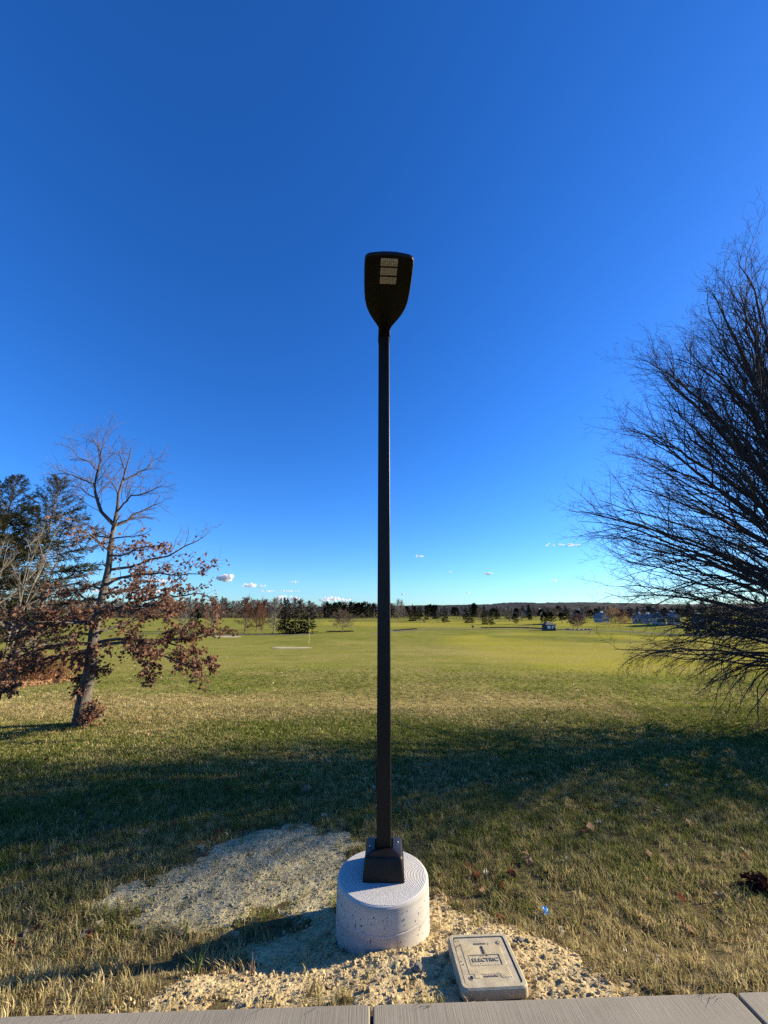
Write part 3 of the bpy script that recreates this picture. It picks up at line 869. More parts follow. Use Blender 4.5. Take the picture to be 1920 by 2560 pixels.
def grass_field(name, x0, x1, y0, y1, step, dens_fn, dens_max, protos, smin, smax, label, seed):
    xs = np.arange(x0, x1 + step, step); ys = np.arange(y0, y1 + step, step)
    Xs, Ys = np.meshgrid(xs, ys)
    Zs = G(Xs, Ys)
    ii = np.arange(Xs.size).reshape(Xs.shape)
    Qs = np.stack([ii[:-1, :-1], ii[:-1, 1:], ii[1:, 1:], ii[1:, :-1]], -1).reshape(-1, 4)
    cx = Xs.ravel()[Qs].mean(1); cy = Ys.ravel()[Qs].mean(1)
    Qs = Qs[np.abs(cx) < cy * 1.06 + 0.9]
    me = mesh_np(name, np.stack([Xs, Ys, Zs], -1).reshape(-1, 3), [Qs], True)
    vattr(me, 'dens', dens_fn(Xs, Ys)); vattr(me, 'dry', dry_mask(Xs, Ys))
    o = link(name, me, M['grass'])
    tag(o, label, 'grass', kind='stuff')
    ng = bpy.data.node_groups.new(name, 'GeometryNodeTree')
    ng.interface.new_socket('Geometry', in_out='INPUT', socket_type='NodeSocketGeometry')
    ng.interface.new_socket('Geometry', in_out='OUTPUT', socket_type='NodeSocketGeometry')
    L = ng.links; nn = ng.nodes
    gi = nn.new('NodeGroupInput'); go = nn.new('NodeGroupOutput')
    dp = nn.new('GeometryNodeDistributePointsOnFaces'); dp.inputs['Seed'].default_value = seed
    na = nn.new('GeometryNodeInputNamedAttribute'); na.data_type = 'FLOAT'; na.inputs['Name'].default_value = 'dens'
    mu = nn.new('ShaderNodeMath'); mu.operation = 'MULTIPLY'; mu.inputs[1].default_value = dens_max
    L.new(na.outputs[0], mu.inputs[0]); L.new(gi.outputs[0], dp.inputs['Mesh']); L.new(mu.outputs[0], dp.inputs['Density'])
    jn = nn.new('GeometryNodeJoinGeometry')
    for p in protos:
        oi = nn.new('GeometryNodeObjectInfo'); oi.inputs['Object'].default_value = p
        oi.inputs['As Instance'].default_value = True
        L.new(oi.outputs['Geometry'], jn.inputs[0])
    # dryness per tuft: the field's own value, shaken per tuft
    nd = nn.new('GeometryNodeInputNamedAttribute'); nd.data_type = 'FLOAT'; nd.inputs['Name'].default_value = 'dry'
    rv = nn.new('FunctionNodeRandomValue'); rv.data_type = 'FLOAT'; rv.inputs[2].default_value = -0.45; rv.inputs[3].default_value = 0.45; rv.inputs['Seed'].default_value = 3
    ad = nn.new('ShaderNodeMath'); ad.operation = 'ADD'; ad.use_clamp = True
    L.new(nd.outputs[0], ad.inputs[0]); L.new(rv.outputs[1], ad.inputs[1])
    sa = nn.new('GeometryNodeStoreNamedAttribute'); sa.data_type = 'FLOAT'; sa.domain = 'POINT'; sa.inputs['Name'].default_value = 'dry'
    L.new(dp.outputs['Points'], sa.inputs['Geometry']); L.new(ad.outputs[0], sa.inputs['Value'])
    ip = nn.new('GeometryNodeInstanceOnPoints')
    L.new(sa.outputs[0], ip.inputs['Points']); L.new(jn.outputs[0], ip.inputs['Instance'])
    ip.inputs['Pick Instance'].default_value = True
    rr = nn.new('FunctionNodeRandomValue'); rr.data_type = 'FLOAT_VECTOR'
    rr.inputs[0].default_value = (-0.25, -0.25, 0); rr.inputs[1].default_value = (0.25, 0.25, 6.283)
    L.new(rr.outputs[0], ip.inputs['Rotation'])
    rs = nn.new('FunctionNodeRandomValue'); rs.data_type = 'FLOAT'; rs.inputs[2].default_value = smin; rs.inputs[3].default_value = smax
    L.new(rs.outputs[1], ip.inputs['Scale'])
    L.new(ip.outputs[0], go.inputs[0])
    md = o.modifiers.new('grass', 'NODES'); md.node_group = ng
    return o

def dens_near(x, y):
    a, b = soil_mask(x, y)
    m = smooth(0.11, -0.10, np.maximum(a, b) + 0.12 * (fbm(x * 14, y * 14, 88, 2) - 0.5))
    d = y - (SWY + SWS * x)
    m = m * smooth(-0.01, 0.03, d)
    m = m * (np.hypot(x - FX, y - FY) > 0.37)
    clump = smooth(0.25, 0.62, fbm(x * 3.2, y * 3.2, 81, 3))
    thin = 0.26 + 0.74 * clump
    thin = thin * (1 - 0.35 * smooth(0.5, 1.0, dry_mask(x, y)))
    return np.clip(m * thin + 0.012 * (d > 0.05), 0, 1)
grass_field('lawn_grass', -6.6, 6.6, 2.28, 5.6, 0.05, dens_near, 1050, tufts_near, 0.4, 1.3, 'short mixed green and straw grass beside the sidewalk', 1)
grass_field('lawn_grass', -12.5, 12.5, 5.6, 11.0, 0.2, lambda x, y: 0.5 + 0.5 * smooth(0.3, 0.6, fbm(x * 1.5, y * 1.5, 82, 3)), 420, tufts_far, 0.65, 1.15, 'short green lawn grass under the tree shadows', 2)
grass_field('lawn_grass', -30, 30, 11.0, 27.0, 0.5, lambda x, y: (0.35 + 0.65 * smooth(0.3, 0.6, fbm(x * 0.8, y * 0.8, 83, 3))) * (1 - 1.0 * smooth(12, 26, y)) * (1 - fair_mask(x, y)), 95, tufts_far, 0.7, 1.2, 'mown lawn grass behind the oak', 3)

# ------------------------------------------------------------------ tree tools
def grow(P, D, L, R, k, wander, trop, tip=0.35, rng=RNG):
    """polylines for n branches at once; trop is added to D per segment"""
    n = len(P)
    pts = np.zeros((n, k + 1, 3)); pts[:, 0] = P; D = D / (np.linalg.norm(D, axis=1, keepdims=True) + 1e-9)
    for i in range(k):
        D = D + rng.normal(0, wander, (n, 3)) + np.array([0, 0, 1.0]) * np.asarray(trop).reshape(-1, 1)
        D /= np.linalg.norm(D, axis=1, keepdims=True) + 1e-9
        pts[:, i + 1] = pts[:, i] + D * (L / k)[:, None]
    t = np.linspace(0, 1, k + 1)
    rad = R[:, None] * (1 - t * (1 - tip))[None]
    return pts, rad

def kids(pts, rad, m, t0, t1, ang, rng=RNG, jitter=0.15, flat=0.0):
    """m children per branch: start points, directions, parent radius, t"""
    n, k, _ = pts.shape
    t = np.linspace(t0, t1, m)[None] + rng.uniform(-0.5, 0.5, (n, m)) * (t1 - t0) / m
    t = np.clip(t, 0.02, 0.999); f = t * (k - 1); i = np.minimum(f.astype(int), k - 2); w = (f - i)[..., None]
    ar = np.arange(n)[:, None]
    p = pts[ar, i] * (1 - w) + pts[ar, i + 1] * w
    d = pts[ar, i + 1] - pts[ar, i]; d /= np.linalg.norm(d, axis=2, keepdims=True) + 1e-9
    rp = rad[ar, i]
    rnd = rng.normal(0, 1, (n, m, 3)); rnd[..., 2] *= (1 - flat)
    pr = rnd - (rnd * d).sum(-1, keepdims=True) * d; pr /= np.linalg.norm(pr, axis=2, keepdims=True) + 1e-9
    a = ang + rng.normal(0, jitter, (n, m, 1))
    D = d * np.cos(a) + pr * np.sin(a)
    return p.reshape(-1, 3), D.reshape(-1, 3), rp.reshape(-1), t.reshape(-1)

def leaf_cards(mb, P, size, rng, droop=0.6, lobes=True):
    """small folded, lobed leaves at points P"""
    n = len(P)
    if n == 0: return
    th = rng.uniform(0, 6.283, n)
    d = np.stack([np.cos(th), np.sin(th), rng.normal(-droop, 0.5, n)], -1); d /= np.linalg.norm(d, axis=1, keepdims=True)
    up = rng.normal(0, 1, (n, 3)); s = np.cross(d, up); s /= np.linalg.norm(s, axis=1, keepdims=True) + 1e-9
    nn = np.cross(s, d)
    L = size * rng.uniform(0.6, 1.25, n)
    prof = [(0, 0.0), (0.25, 0.16), (0.42, 0.34), (0.55, 0.2), (0.75, 0.36), (1.0, 0.0)] if lobes else [(0, 0.0), (0.45, 0.28), (1.0, 0.0)]
    fold = rng.uniform(0.1, 0.7, n)
    mid = []; lf = []; rt = []
    for t, w in prof:
        bend = (t * t * 0.3 * rng.uniform(-1, 1, n))[:, None] * nn * L[:, None]
        c = P + d * (L * t)[:, None] + bend
        mid.append(c); off = s * (L * w)[:, None]; lift = nn * (L * w * fold)[:, None]
        lf.append(c + off + lift); rt.append(c - off + lift)
    k = len(prof)
    Vv = np.stack(mid + lf[1:-1] + rt[1:-1], 1)
    m = Vv.shape[1]
    T = []
    li = lambda i: i if i in (0, k - 1) else k + i - 1
    ri = lambda i: i if i in (0, k - 1) else k + (k - 2) + i - 1
    for i in range(k - 1):
        for f in (li, ri):
            a, b, c, e = i, i + 1, f(i + 1), f(i)
            if e == a: T.append((a, b, c))
            elif c == b: T.append((a, b, e))
            else: T += [(a, b, c), (a, c, e)]
    T = np.array(T)[None] + (np.arange(n) * m)[:, None, None]
    mb.add(Vv.reshape(-1, 3), T=T.reshape(-1, 3))

# ------------------------------------------------------------------ big bare tree at the right
def big_bare_tree(name, base, seed, nl=58):
    rng = np.random.default_rng(seed)
    bx, by = base; bz = gz(bx, by)
    root = empty(name, (bx, by, bz))
    zz = np.linspace(0, 1, 14)
    tp = np.stack([0.9 * zz ** 1.5 + 0.1 * np.sin(zz * 5), 0.1 * np.sin(zz * 4 + 1), -0.2 + zz * 10.2], -1)
    tr = 0.24 * (1 - zz) ** 0.9 + 0.012
    tr[0] *= 1.45; tr[1] *= 1.08
    mb = MB(); mb.tube(tp, tr, 12)
    # scaffold limbs aimed at the crown surface; the crown is long along the street and shallow toward it
    u = (np.arange(nl) + 0.5) / nl
    ze = 1.0 + 10.3 * u ** 0.95
    az = np.arange(nl) * 2.399963 + rng.uniform(-0.25, 0.25, nl)
    ze = np.r_[ze, np.linspace(1.1, 9.4, 34)]; az = np.r_[az, math.pi + rng.uniform(-0.95, 0.95, 34)]
    # mostly unseen limbs added to deepen lawn shadow: far side, and low toward street
    ze = np.r_[ze, np.linspace(1.1, 9.8, 40), rng.uniform(0.9, 2.1, 22)]; az = np.r_[az, rng.uniform(-1.2, 1.3, 40), rng.uniform(-2.0, -0.4, 22)]; nl = len(ze)
    prof = np.interp(ze, [1.0, 2.2, 3.9, 5.5, 7.2, 9, 10.4, 11.5], [0.95, 1.01, 1.0, 0.95, 0.82, 0.58, 0.33, 0.10]) * rng.uniform(0.86, 1.04, nl)
    ca, sa = np.cos(az), np.sin(az)
    ry = np.where(sa > 0, 3.0, 2.1 + 1.5 * smooth(3.0, 1.2, ze))
    zs = np.minimum(0.95 + 0.42 * (ze - 1.0), 5.6)
    S = np.stack([np.interp(zs, tp[:, 2], tp[:, 0]), np.interp(zs, tp[:, 2], tp[:, 1]), zs], -1)
    ax_ = np.interp(ze, tp[:, 2], tp[:, 0])
    E_ = np.stack([ax_ + 4.62 * prof * ca, ry * prof * sa, ze], -1)
    C = S + (E_ - S) * np.array([0.46, 0.46, 0.60]) + np.array([0, 0, 0.25])
    k = 14; t = np.linspace(0, 1, k)[None, :, None]
    pts = (1 - t) ** 2 * S[:, None] + 2 * t * (1 - t) * C[:, None] + t * t * E_[:, None]
    wob = np.cumsum(rng.normal(0, 0.062, pts.shape), 1); wob[:, 0] = 0
    pts = pts + wob * t
    ln = np.linalg.norm(E_ - S, axis=1)
    rad = (0.0085 * ln)[:, None] * (1 - t[..., 0]) ** 0.85 + 0.005
    mb.tubes(pts, rad, 6)
    trunk = link('trunk', mb.mesh('trunk', True), M['darkbark'], root)
    cb = MB()
    sag = lambda P_: np.interp(P_[:, 2], [0.8, 1.6, 2.6, 6], [-0.10, -0.03, 0.01, 0.03])
    P, D, rp, tt = kids(pts, rad, 10, 0.10, 0.95, 0.52, rng, 0.18)
    L2 = np.repeat(ln, 10) * (0.56 - 0.36 * tt) * rng.uniform(0.75, 1.2, len(P))
    p2, r2 = grow(P, D, L2, np.minimum(rp * 0.6, 0.016), 8, 0.10, sag(P) * 1.6, 0.25, rng); cb.tubes(p2, r2, 4)
    P, D, rp, tt = kids(p2, r2, 7, 0.10, 0.96, 0.70, rng, 0.22)
    L3 = np.repeat(L2, 7) * (0.52 - 0.28 * tt) * rng.uniform(0.6, 1.25, len(P))
    p3, r3 = grow(P, D, L3, np.minimum(rp * 0.6, 0.006), 5, 0.15, sag(P) * 1.8, 0.4, rng); cb.tubes(p3, r3, 3)
    P, D, rp, tt = kids(p3, r3, 4, 0.2, 1.0, 0.65, rng, 0.25)
    L4 = np.clip(np.repeat(L3, 4) * 0.42, 0.08, 0.34) * rng.uniform(0.6, 1.3, len(P))
    p4, r4 = grow(P, D, L4, np.full(len(P), 0.0028), 2, 0.22, 0.03, 0.55, rng); cb.tubes(p4, r4, 3)
    # limb ends carry twigs too
    link('crown', cb.mesh('crown', True), M['darkbark'], root)
    return root
tr = big_bare_tree('bare_tree', (9.2, 8.45), 21)
tag(tr, 'large leafless tree with dense dark twigs spreading low over the lawn', 'tree')

# ------------------------------------------------------------------ oak with dry leaves
def traced(pts, Y0, dy=0.0, curve=0.0):
    """photo polyline (zoom coordinates) -> points at the oak's own distance, drifting dy in depth"""
    out = []
    n = len(pts)
    for i, (x, y) in enumerate(pts):
        t = i / max(1, n - 1)
        out.append(at(x / 2.836, 1080 + y / 2.836, Y0 + dy * t))
    return np.array([p[:] for p in out])

def resample(p, k):
    d = np.r_[0, np.cumsum(np.linalg.norm(np.diff(p, axis=0), axis=1))]
    s = np.linspace(0, d[-1], k)
    return np.stack([np.interp(s, d, p[:, j]) for j in range(3)], -1), d[-1]

def oak_tree():
    rng = np.random.default_rng(33)
    b = on_ground(203, 1812); Y0 = b.y
    root = empty('oak_tree', b)
    off = np.array(b[:])
    tk = traced([(572, 2075), (590, 1900), (635, 1700), (652, 1550), (668, 1430), (690, 1300), (722, 1180), (742, 1080), (770, 950), (780, 850), (790, 740), (805, 660), (825, 560), (835, 440), (860, 350), (885, 270), (910, 170), (925, 110)], Y0) - off
    tk[0] = (0, 0, -0.12)
    pk, _ = resample(tk, 40)
    pk[1:, :2] += np.cumsum(rng.normal(0, 0.006, (39, 2)), 0)
    t = np.linspace(0, 1, 40)
    tr_ = 0.140 * (1 - t) ** 1.15 + 0.008; tr_[0] = 0.215; tr_[1] = 0.178; tr_[2] = 0.152
    mb = MB(); mb.tube(pk, tr_, 14)
    limbs = []
    def br(pts, dy, r0, leaf):
        p, L = resample(traced(pts, Y0, dy) - off, 12)
        w = np.cumsum(rng.normal(0, 0.014, p.shape), 0); w[0] = 0
        limbs.append((p + w, r0, L, leaf))
    br([(805, 655), (745, 600), (705, 550), (680, 450), (665, 370), (690, 290), (715, 220), (720, 120), (650, 50)], -0.3, 0.042, 0)
    br([(815, 665), (900, 630), (960, 580), (1050, 540), (1180, 490)], 0.5, 0.028, 0)
    br([(835, 560), (900, 500), (960, 460), (1060, 440), (1150, 400)], -0.5, 0.02, 0)
    br([(865, 345), (950, 310), (1030, 250), (1070, 180), (1130, 150)], 0.4, 0.018, 0)
    br([(880, 290), (860, 220), (830, 150), (870, 110)], 0.5, 0.012, 0)
    br([(665, 365), (600, 350), (520, 320), (430, 290), (375, 292)], 0.4, 0.016, 0)
    br([(700, 285), (630, 215), (540, 180), (500, 130), (450, 90)], -0.4, 0.014, 0)
    br([(690, 470), (600, 430), (560, 400), (480, 380)], 0.6, 0.013, 0)
    br([(835, 450), (800, 400), (760, 350), (740, 310)], 0.7, 0.012, 0)
    br([(785, 750), (700, 740), (620, 720), (540, 690)], 0.3, 0.020, 0.12)
    br([(785, 760), (880, 745), (1000, 740), (1060, 700)], -0.4, 0.014, 0.25)
    br([(765, 980), (850, 960), (950, 950), (1050, 900), (1190, 870), (1280, 810), (1390, 760), (1470, 690)], 0.5, 0.032, 0.35)
    br([(780, 870), (860, 880), (960, 830), (1080, 800), (1180, 790)], -0.6, 0.020, 0.8)
    br([(750, 1090), (850, 1040), (940, 1030), (1060, 1010), (1150, 1000), (1260, 1020), (1400, 1010), (1500, 1020)], -0.5, 0.030, 0.55)
    br([(725, 1120), (620, 1090), (530, 1060), (430, 1080), (350, 1075)], 0.5, 0.028, 0.35)
    br([(700, 1185), (600, 1190), (530, 1150), (440, 1140), (330, 1130)], -0.4, 0.030, 0.35)
    br([(690, 1300), (800, 1240), (930, 1190), (1060, 1170), (1150, 1130), (1250, 1150), (1400, 1110), (1530, 1145)], 0.4, 0.040, 0.55)
    br([(690, 1290), (780, 1230), (900, 1230), (1050, 1220), (1230, 1230)], -0.9, 0.028, 1.0)
    br([(670, 1420), (800, 1390), (900, 1350), (1060, 1320), (1150, 1300)], 0.9, 0.034, 0.5)
    br([(660, 1500), (800, 1460), (950, 1470), (1100, 1480), (1250, 1460), (1400, 1450), (1545, 1415)], 0.3, 0.042, 0.9)
    br([(670, 1530), (850, 1490), (1000, 1530), (1130, 1580), (1230, 1640), (1340, 1695)], -0.6, 0.038, 1.0)
    br([(1000, 1480), (1200, 1490), (1350, 1540), (1480, 1620)], 0.2, 0.022, 1.0)
    br([(900, 1500), (1000, 1590), (1080, 1680), (1060, 1740)], -0.3, 0.014, 0.7)
    br([(655, 1440), (560, 1430), (490, 1430)], -0.2, 0.026, 0.0)
    br([(645, 1500), (500, 1500), (350, 1530), (150, 1590), (0, 1640), (-120, 1660)], 0.2, 0.040, 0.75)
    br([(680, 1350), (540, 1350), (400, 1370), (250, 1410), (100, 1440), (-60, 1470)], -0.4, 0.036, 0.8)
    br([(640, 1560), (520, 1570), (380, 1600), (250, 1650), (150, 1720), (30, 1830)], -0.9, 0.036, 1.0)
    br([(650, 1540), (560, 1560), (450, 1590), (330, 1640), (250, 1660)], 0.9, 0.028, 0.9)
    br([(720, 1200), (660, 1240), (600, 1290), (480, 1330)], 0.9, 0.026, 0.7)
    # limbs running toward and away from the sidewalk
    for i in range(14):
        h = rng.uniform(0.32, 0.72); s0 = pk[int(h * 39)]
        a = rng.choice([-1, 1]) * math.pi / 2 + rng.normal(0, 0.5); Lg = 2.4 * (1.15 - h) * rng.uniform(0.7, 1.2)
        e = s0 + np.array([Lg * math.cos(a), Lg * math.sin(a), Lg * (h * 1.0 - 0.35)])
        p, L = resample(np.array([s0, (s0 + e) / 2 + [0, 0, 0.1], e]), 12)
        limbs.append((p + np.cumsum(rng.normal(0, 0.012, p.shape), 0) * np.linspace(0, 1, 12)[:, None], 0.026 * (1.2 - h), L, 0.8 if h < 0.55 else 0.25))
    LP = []
    for p, r0, L, leaf in limbs:
        tt = np.linspace(0, 1, 12)
        mb.tube(p, r0 * (1 - tt) ** 0.8 + 0.004, 6)
    link('trunk', mb.mesh('trunk', True), M['bark'], root)
    cb = MB(); lf = MB()
    zleaf = at(280, 1345, Y0).z - off[2]
    for p, r0, L, leaf in limbs:
        n2 = max(5, int(L * (5.5 if leaf else 13.0)))
        P, D, rp, tt = kids(p[None], np.linspace(r0, 0.005, 12)[None], n2, 0.18, 1.0, 0.75, rng, 0.2, 0.35)
        D[:, 2] += 0.10
        L2 = np.clip(L * ((0.34 if leaf else 0.46) - 0.18 * tt), 0.18, 0.9) * rng.uniform(0.6, 1.25, len(P))
        p2, r2 = grow(P, D, L2, np.minimum(rp * 0.5, 0.008), 5, 0.16, 0.02, 0.4, rng); cb.tubes(p2, r2, 3)
        P3, D3, rp3, t3 = kids(p2, r2, 6, 0.25, 1.0, 0.75, rng, 0.3)
        L3 = np.repeat(L2, 6) * rng.uniform(0.25, 0.6, len(P3))
        p3, r3 = grow(P3, D3, L3, np.full(len(P3), 0.0035), 3, 0.2, 0.03, 0.5, rng); cb.tubes(p3, r3, 3)
        if leaf:
            pts = np.concatenate([p2[:, 2:].reshape(-1, 3)] + [p3[:, 1:].reshape(-1, 3)] * 3)
            keep = rng.random(len(pts)) < leaf * 0.85
            pts = pts[keep] + rng.normal(0, 0.03, (keep.sum(), 3))
            LP.append(pts)
    # leaf bunches on the trunk itself
    for (x, y, r, n, dy) in ((640, 1990, 55, 150, -0.25), (655, 1950, 40, 60, -0.2), (560, 1830, 32, 70, -0.1), (555, 1745, 30, 60, 0), (725, 1685, 40, 90, -0.2), (560, 1660, 26, 20, 0.1), (640, 1590, 60, 90, -0.2), (560, 1590, 45, 70, -0.25), (690, 1340, 60, 90, -0.2), (600, 2045, 30, 30, -0.25), (1075, 1710, 32, 40, -0.2)):
        c = np.array(at(x / 2.836, 1080 + y / 2.836, Y0 + dy)[:]) - off
        s = r / 2.836 / F * Y0 * 0.62
        LP.append(c + rng.normal(0, 1, (n, 3)) * np.array([s, s, s]))
    LP = np.concatenate(LP)
    LP = LP[LP[:, 2] > 0.03]
    z1 = at(260, 1500, Y0).z - off[2]
    LP = LP[rng.random(len(LP)) < np.interp(LP[:, 2], [z1 - 0.2, z1 + 0.3, zleaf, zleaf + 0.25], [1.0, 0.6, 0.28, 0.0])]
    leaf_cards(lf, LP, 0.088, rng, 0.7)
    cr = link('crown', cb.mesh('crown', True), M['brownbark'], root)
    tag(link('dry_leaves', lf.mesh('dry_leaves'), M['oakleaf'], root), kind='stuff')
    tag(root, 'young oak holding curled brown leaves on its lower limbs, leaning on the lawn', 'tree')
    return b
OAK = oak_tree()

# ------------------------------------------------------------------ conifers
def needle_sprays(mb, P, D, size, rng, blades=7, width=0.14):
    """each spray: narrow blades fanned about direction D"""
    n = len(P)
    D = D / (np.linalg.norm(D, axis=1, keepdims=True) + 1e-9)
    for b in range(blades):
        d = D + rng.normal(0, 0.38, (n, 3)); d /= np.linalg.norm(d, axis=1, keepdims=True)
        s = np.cross(d, rng.normal(0, 1, (n, 3))); s /= np.linalg.norm(s, axis=1, keepdims=True) + 1e-9
        L = size * rng.uniform(0.5, 1.1, n); o = P + D * (size * rng.uniform(-0.3, 0.5, n))[:, None]
        w = (L * width)[:, None] * s
        Vv = np.stack([o - w * 0.6, o + w * 0.6, o + d * (L * 0.55)[:, None] + w, o + d * L[:, None], o + d * (L * 0.55)[:, None] - w], 1)
        k = np.arange(n)[:, None] * 5
        mb.add(Vv.reshape(-1, 3), Q=(k + np.array([[0, 1, 2, 4]])), T=(k + np.array([[4, 2, 3]])))

def spruce_meshes(name, seed, H, R, nb, sprays, size, open_=0.0, top_broken=False, droop=-0.12, blades=6, width=0.15, clear=0.08, mt=None, bk=None):
    rng = np.random.default_rng(seed)
    tk = MB()
    zz = np.linspace(0, 1, 10)
    tp = np.stack([0.012 * H * np.sin(zz * 4 + seed), 0.012 * H * np.sin(zz * 3), zz * H - 0.15], -1)
    tk.tube(tp, 0.016 * H * (1 - zz) + 0.01, 8)
    u = np.linspace(0, 1, nb) ** 0.92
    z = (clear + (0.985 - clear) * u) * H
    az = np.arange(nb) * 2.399963 + rng.normal(0, 0.3, nb)
    t = (z / H - clear) / (1 - clear)
    ln = R * (1 - t) ** 0.75 * rng.uniform(0.72, 1.12, nb) + 0.05 * R
    if top_broken: ln = R * np.interp(t, [0, 0.25, 0.6, 0.85, 1], [0.7, 1.0, 0.80, 0.40, 0.10]) * rng.uniform(0.6, 1.15, nb)
    el = np.interp(t, [0, 0.5, 1], [droop - 0.12, droop + 0.22, 0.75]) + rng.normal(0, 0.08, nb)
    D = np.stack([np.cos(az) * np.cos(el), np.sin(az) * np.cos(el), np.sin(el)], -1)
    S = np.stack([np.interp(z, tp[:, 2], tp[:, 0]), np.interp(z, tp[:, 2], tp[:, 1]), z], -1)
    pts, rad = grow(S, D, ln, 0.0035 * H * (1 - t * 0.7) + 0.004, 6, 0.03, 0.035, 0.25, rng)
    tk.tubes(pts, rad, 4)
    fb = MB()
    P, Dk, rp, tt = kids(pts, rad, sprays, 0.18 + 0.25 * open_, 1.0, 0.7, rng, 0.3, 0.75)
    sz = size * (0.75 + 0.5 * rng.random(len(P)))
    sc = np.repeat(np.clip(ln / R, 0.35, 1), sprays)
    keep = rng.random(len(P)) > open_ * 0.35
    Pp = P + Dk * (sz * 0.5 * sc)[:, None] * rng.uniform(0, 1, (len(P), 1))
    Dn = Dk.copy(); Dn[:, 2] -= 0.12
    needle_sprays(fb, Pp[keep], Dn[keep], (sz * sc)[keep], rng, blades, width)
    a = tk.mesh(name + '_trunk', True); a.materials.append(bk or M['brownbark'])
    c = fb.mesh(name + '_crown'); c.materials.append(mt or M['spruce'])
    return a, c

def place(name, parts, loc, rz, scale, label, cat='tree', group=None, names=('trunk', 'crown', 'leaves')):
    r = empty(name, loc, rz); r.scale = scale if hasattr(scale, '__len__') else (scale,) * 3
    for nm, me in zip(names, parts):
        o = bpy.data.objects.new(nm, me); col.objects.link(o); o.parent = r
    return tag(r, label, cat, group)

near_sp = [spruce_meshes('near_spruce', 61, 10.0, 3.3, 170, 34, 0.42, 0.75, True, -0.05, 6, 0.055, 0.10, M['olive'], M['bark']),
           spruce_meshes('near_spruce', 62, 10.0, 3.1, 170, 34, 0.42, 0.75, True, -0.02, 6, 0.055, 0.14, M['olive'], M['bark'])]
def near_tree(parts, base_px, top_px, H, rz, label, name='spruce_tree', group=None, sx=1.0):
    b = on_ground(*base_px)
    h = at(base_px[0], top_px, b.y).z - b.z
    place(name, parts, b, rz, (h / H * sx, h / H * sx, h / H), label, group=group)
near_tree(near_sp[0], (38, 1668), 1196, 10.0, 0.3, 'tall open spruce with olive needles behind the oak, rightmost of three', sx=0.92)
near_tree(near_sp[1], (-75, 1672), 1194, 10.0, 1.9, 'tall open spruce with dense dark top, middle of three behind the oak', sx=0.9)
near_tree(near_sp[0], (-190, 1660), 1172, 10.0, 4.1, 'tallest open spruce of three behind the oak, farthest from the lamp post')
near_tree(near_sp[1], (-300, 1655), 1180, 10.0, 3.1, 'dark spruce at the outer end of the row behind the oak')

# ------------------------------------------------------------------ generic bare tree
def bare_meshes(name, seed, H, R, nl=22, n2=8, n3=5, tw=0.012, spread=0.6, clear=0.16, stems=1, bark=None, droop=0.0, trunk_r=0.018, n4=0):
    rng = np.random.default_rng(seed)
    tk = MB(); cb = MB()
    AP = []; AR = []; AL = []
    for s in range(stems):
        zz = np.linspace(0, 1, 10)
        lx, ly = (0, 0) if stems == 1 else (rng.normal(0, 0.16) * R, rng.normal(0, 0.16) * R)
        tp = np.stack([lx * zz ** 1.2 * 2 + 0.015 * H * np.sin(zz * 5 + seed + s), ly * zz ** 1.2 * 2 + 0.015 * H * np.sin(zz * 4 + s), zz * H * rng.uniform(0.82, 0.95) - 0.1], -1)
        tr_ = trunk_r * H * (1 - zz) ** 0.9 / math.sqrt(stems) + tw
        tr_[0] *= 1.35
        tk.tube(tp, tr_, 8)
        m = nl // stems
        t = np.linspace(clear, 0.97, m)
        az = np.arange(m) * 2.399963 + rng.normal(0, 0.3, m) + s
        el = np.interp(t, [clear, 1], [0.45 - spread * 0.5, 1.25 - spread * 0.45]) + rng.normal(0, 0.1, m)
        S = np.stack([np.interp(t * 9, np.arange(10), tp[:, j]) for j in range(3)], -1)
        D = np.stack([np.cos(az) * np.cos(el), np.sin(az) * np.cos(el), np.sin(el)], -1)
        ln = R * np.interp(t, [clear, 0.4, 0.7, 1], [0.95, 1.08, 0.85, 0.35]) * rng.uniform(0.75, 1.15, m)
        p, r = grow(S, D, ln, 0.0075 * H * (1 - t * 0.6) + tw * 0.5, 7, 0.07, 0.03 + droop, 0.2, rng)
        tk.tubes(p, r, 4)
        AP.append(p); AR.append(r); AL.append(ln)
    p = np.concatenate(AP); r = np.concatenate(AR); ln = np.concatenate(AL)
    P, D, rp, tt = kids(p, r, n2, 0.15, 1.0, 0.6, rng, 0.2)
    L2 = np.repeat(ln, n2) * (0.5 - 0.22 * tt) * rng.uniform(0.7, 1.2, len(P))
    p2, r2 = grow(P, D, L2, np.maximum(np.minimum(rp * 0.6, 3 * tw), tw), 4, 0.1, 0.04 + droop * 1.5, 0.4, rng); cb.tubes(p2, r2, 3)
    P, D, rp, tt = kids(p2, r2, n3, 0.2, 1.0, 0.6, rng, 0.25)
    L3 = np.repeat(L2, n3) * rng.uniform(0.3, 0.6, len(P))
    p3, r3 = grow(P, D, L3, np.full(len(P), tw * 0.7), 3, 0.12, 0.04 + droop * 2, 0.5, rng); cb.tubes(p3, r3, 3)
    ends = p3
    if n4:
        P, D, rp, tt = kids(p3, r3, n4, 0.3, 1.0, 0.6, rng, 0.25)
        L4 = np.repeat(L3, n4) * rng.uniform(0.4, 0.7, len(P))
        p4, r4 = grow(P, D, L4, np.full(len(P), tw * 0.5), 2, 0.12, 0.04 + droop * 2, 0.5, rng); cb.tubes(p4, r4, 3)
        ends = p4
    a = tk.mesh(name + '_trunk', True); a.materials.append(bark or M['greybark'])
    c = cb.mesh(name + '_crown', True); c.materials.append(bark or M['greybark'])
    return (a, c), ends

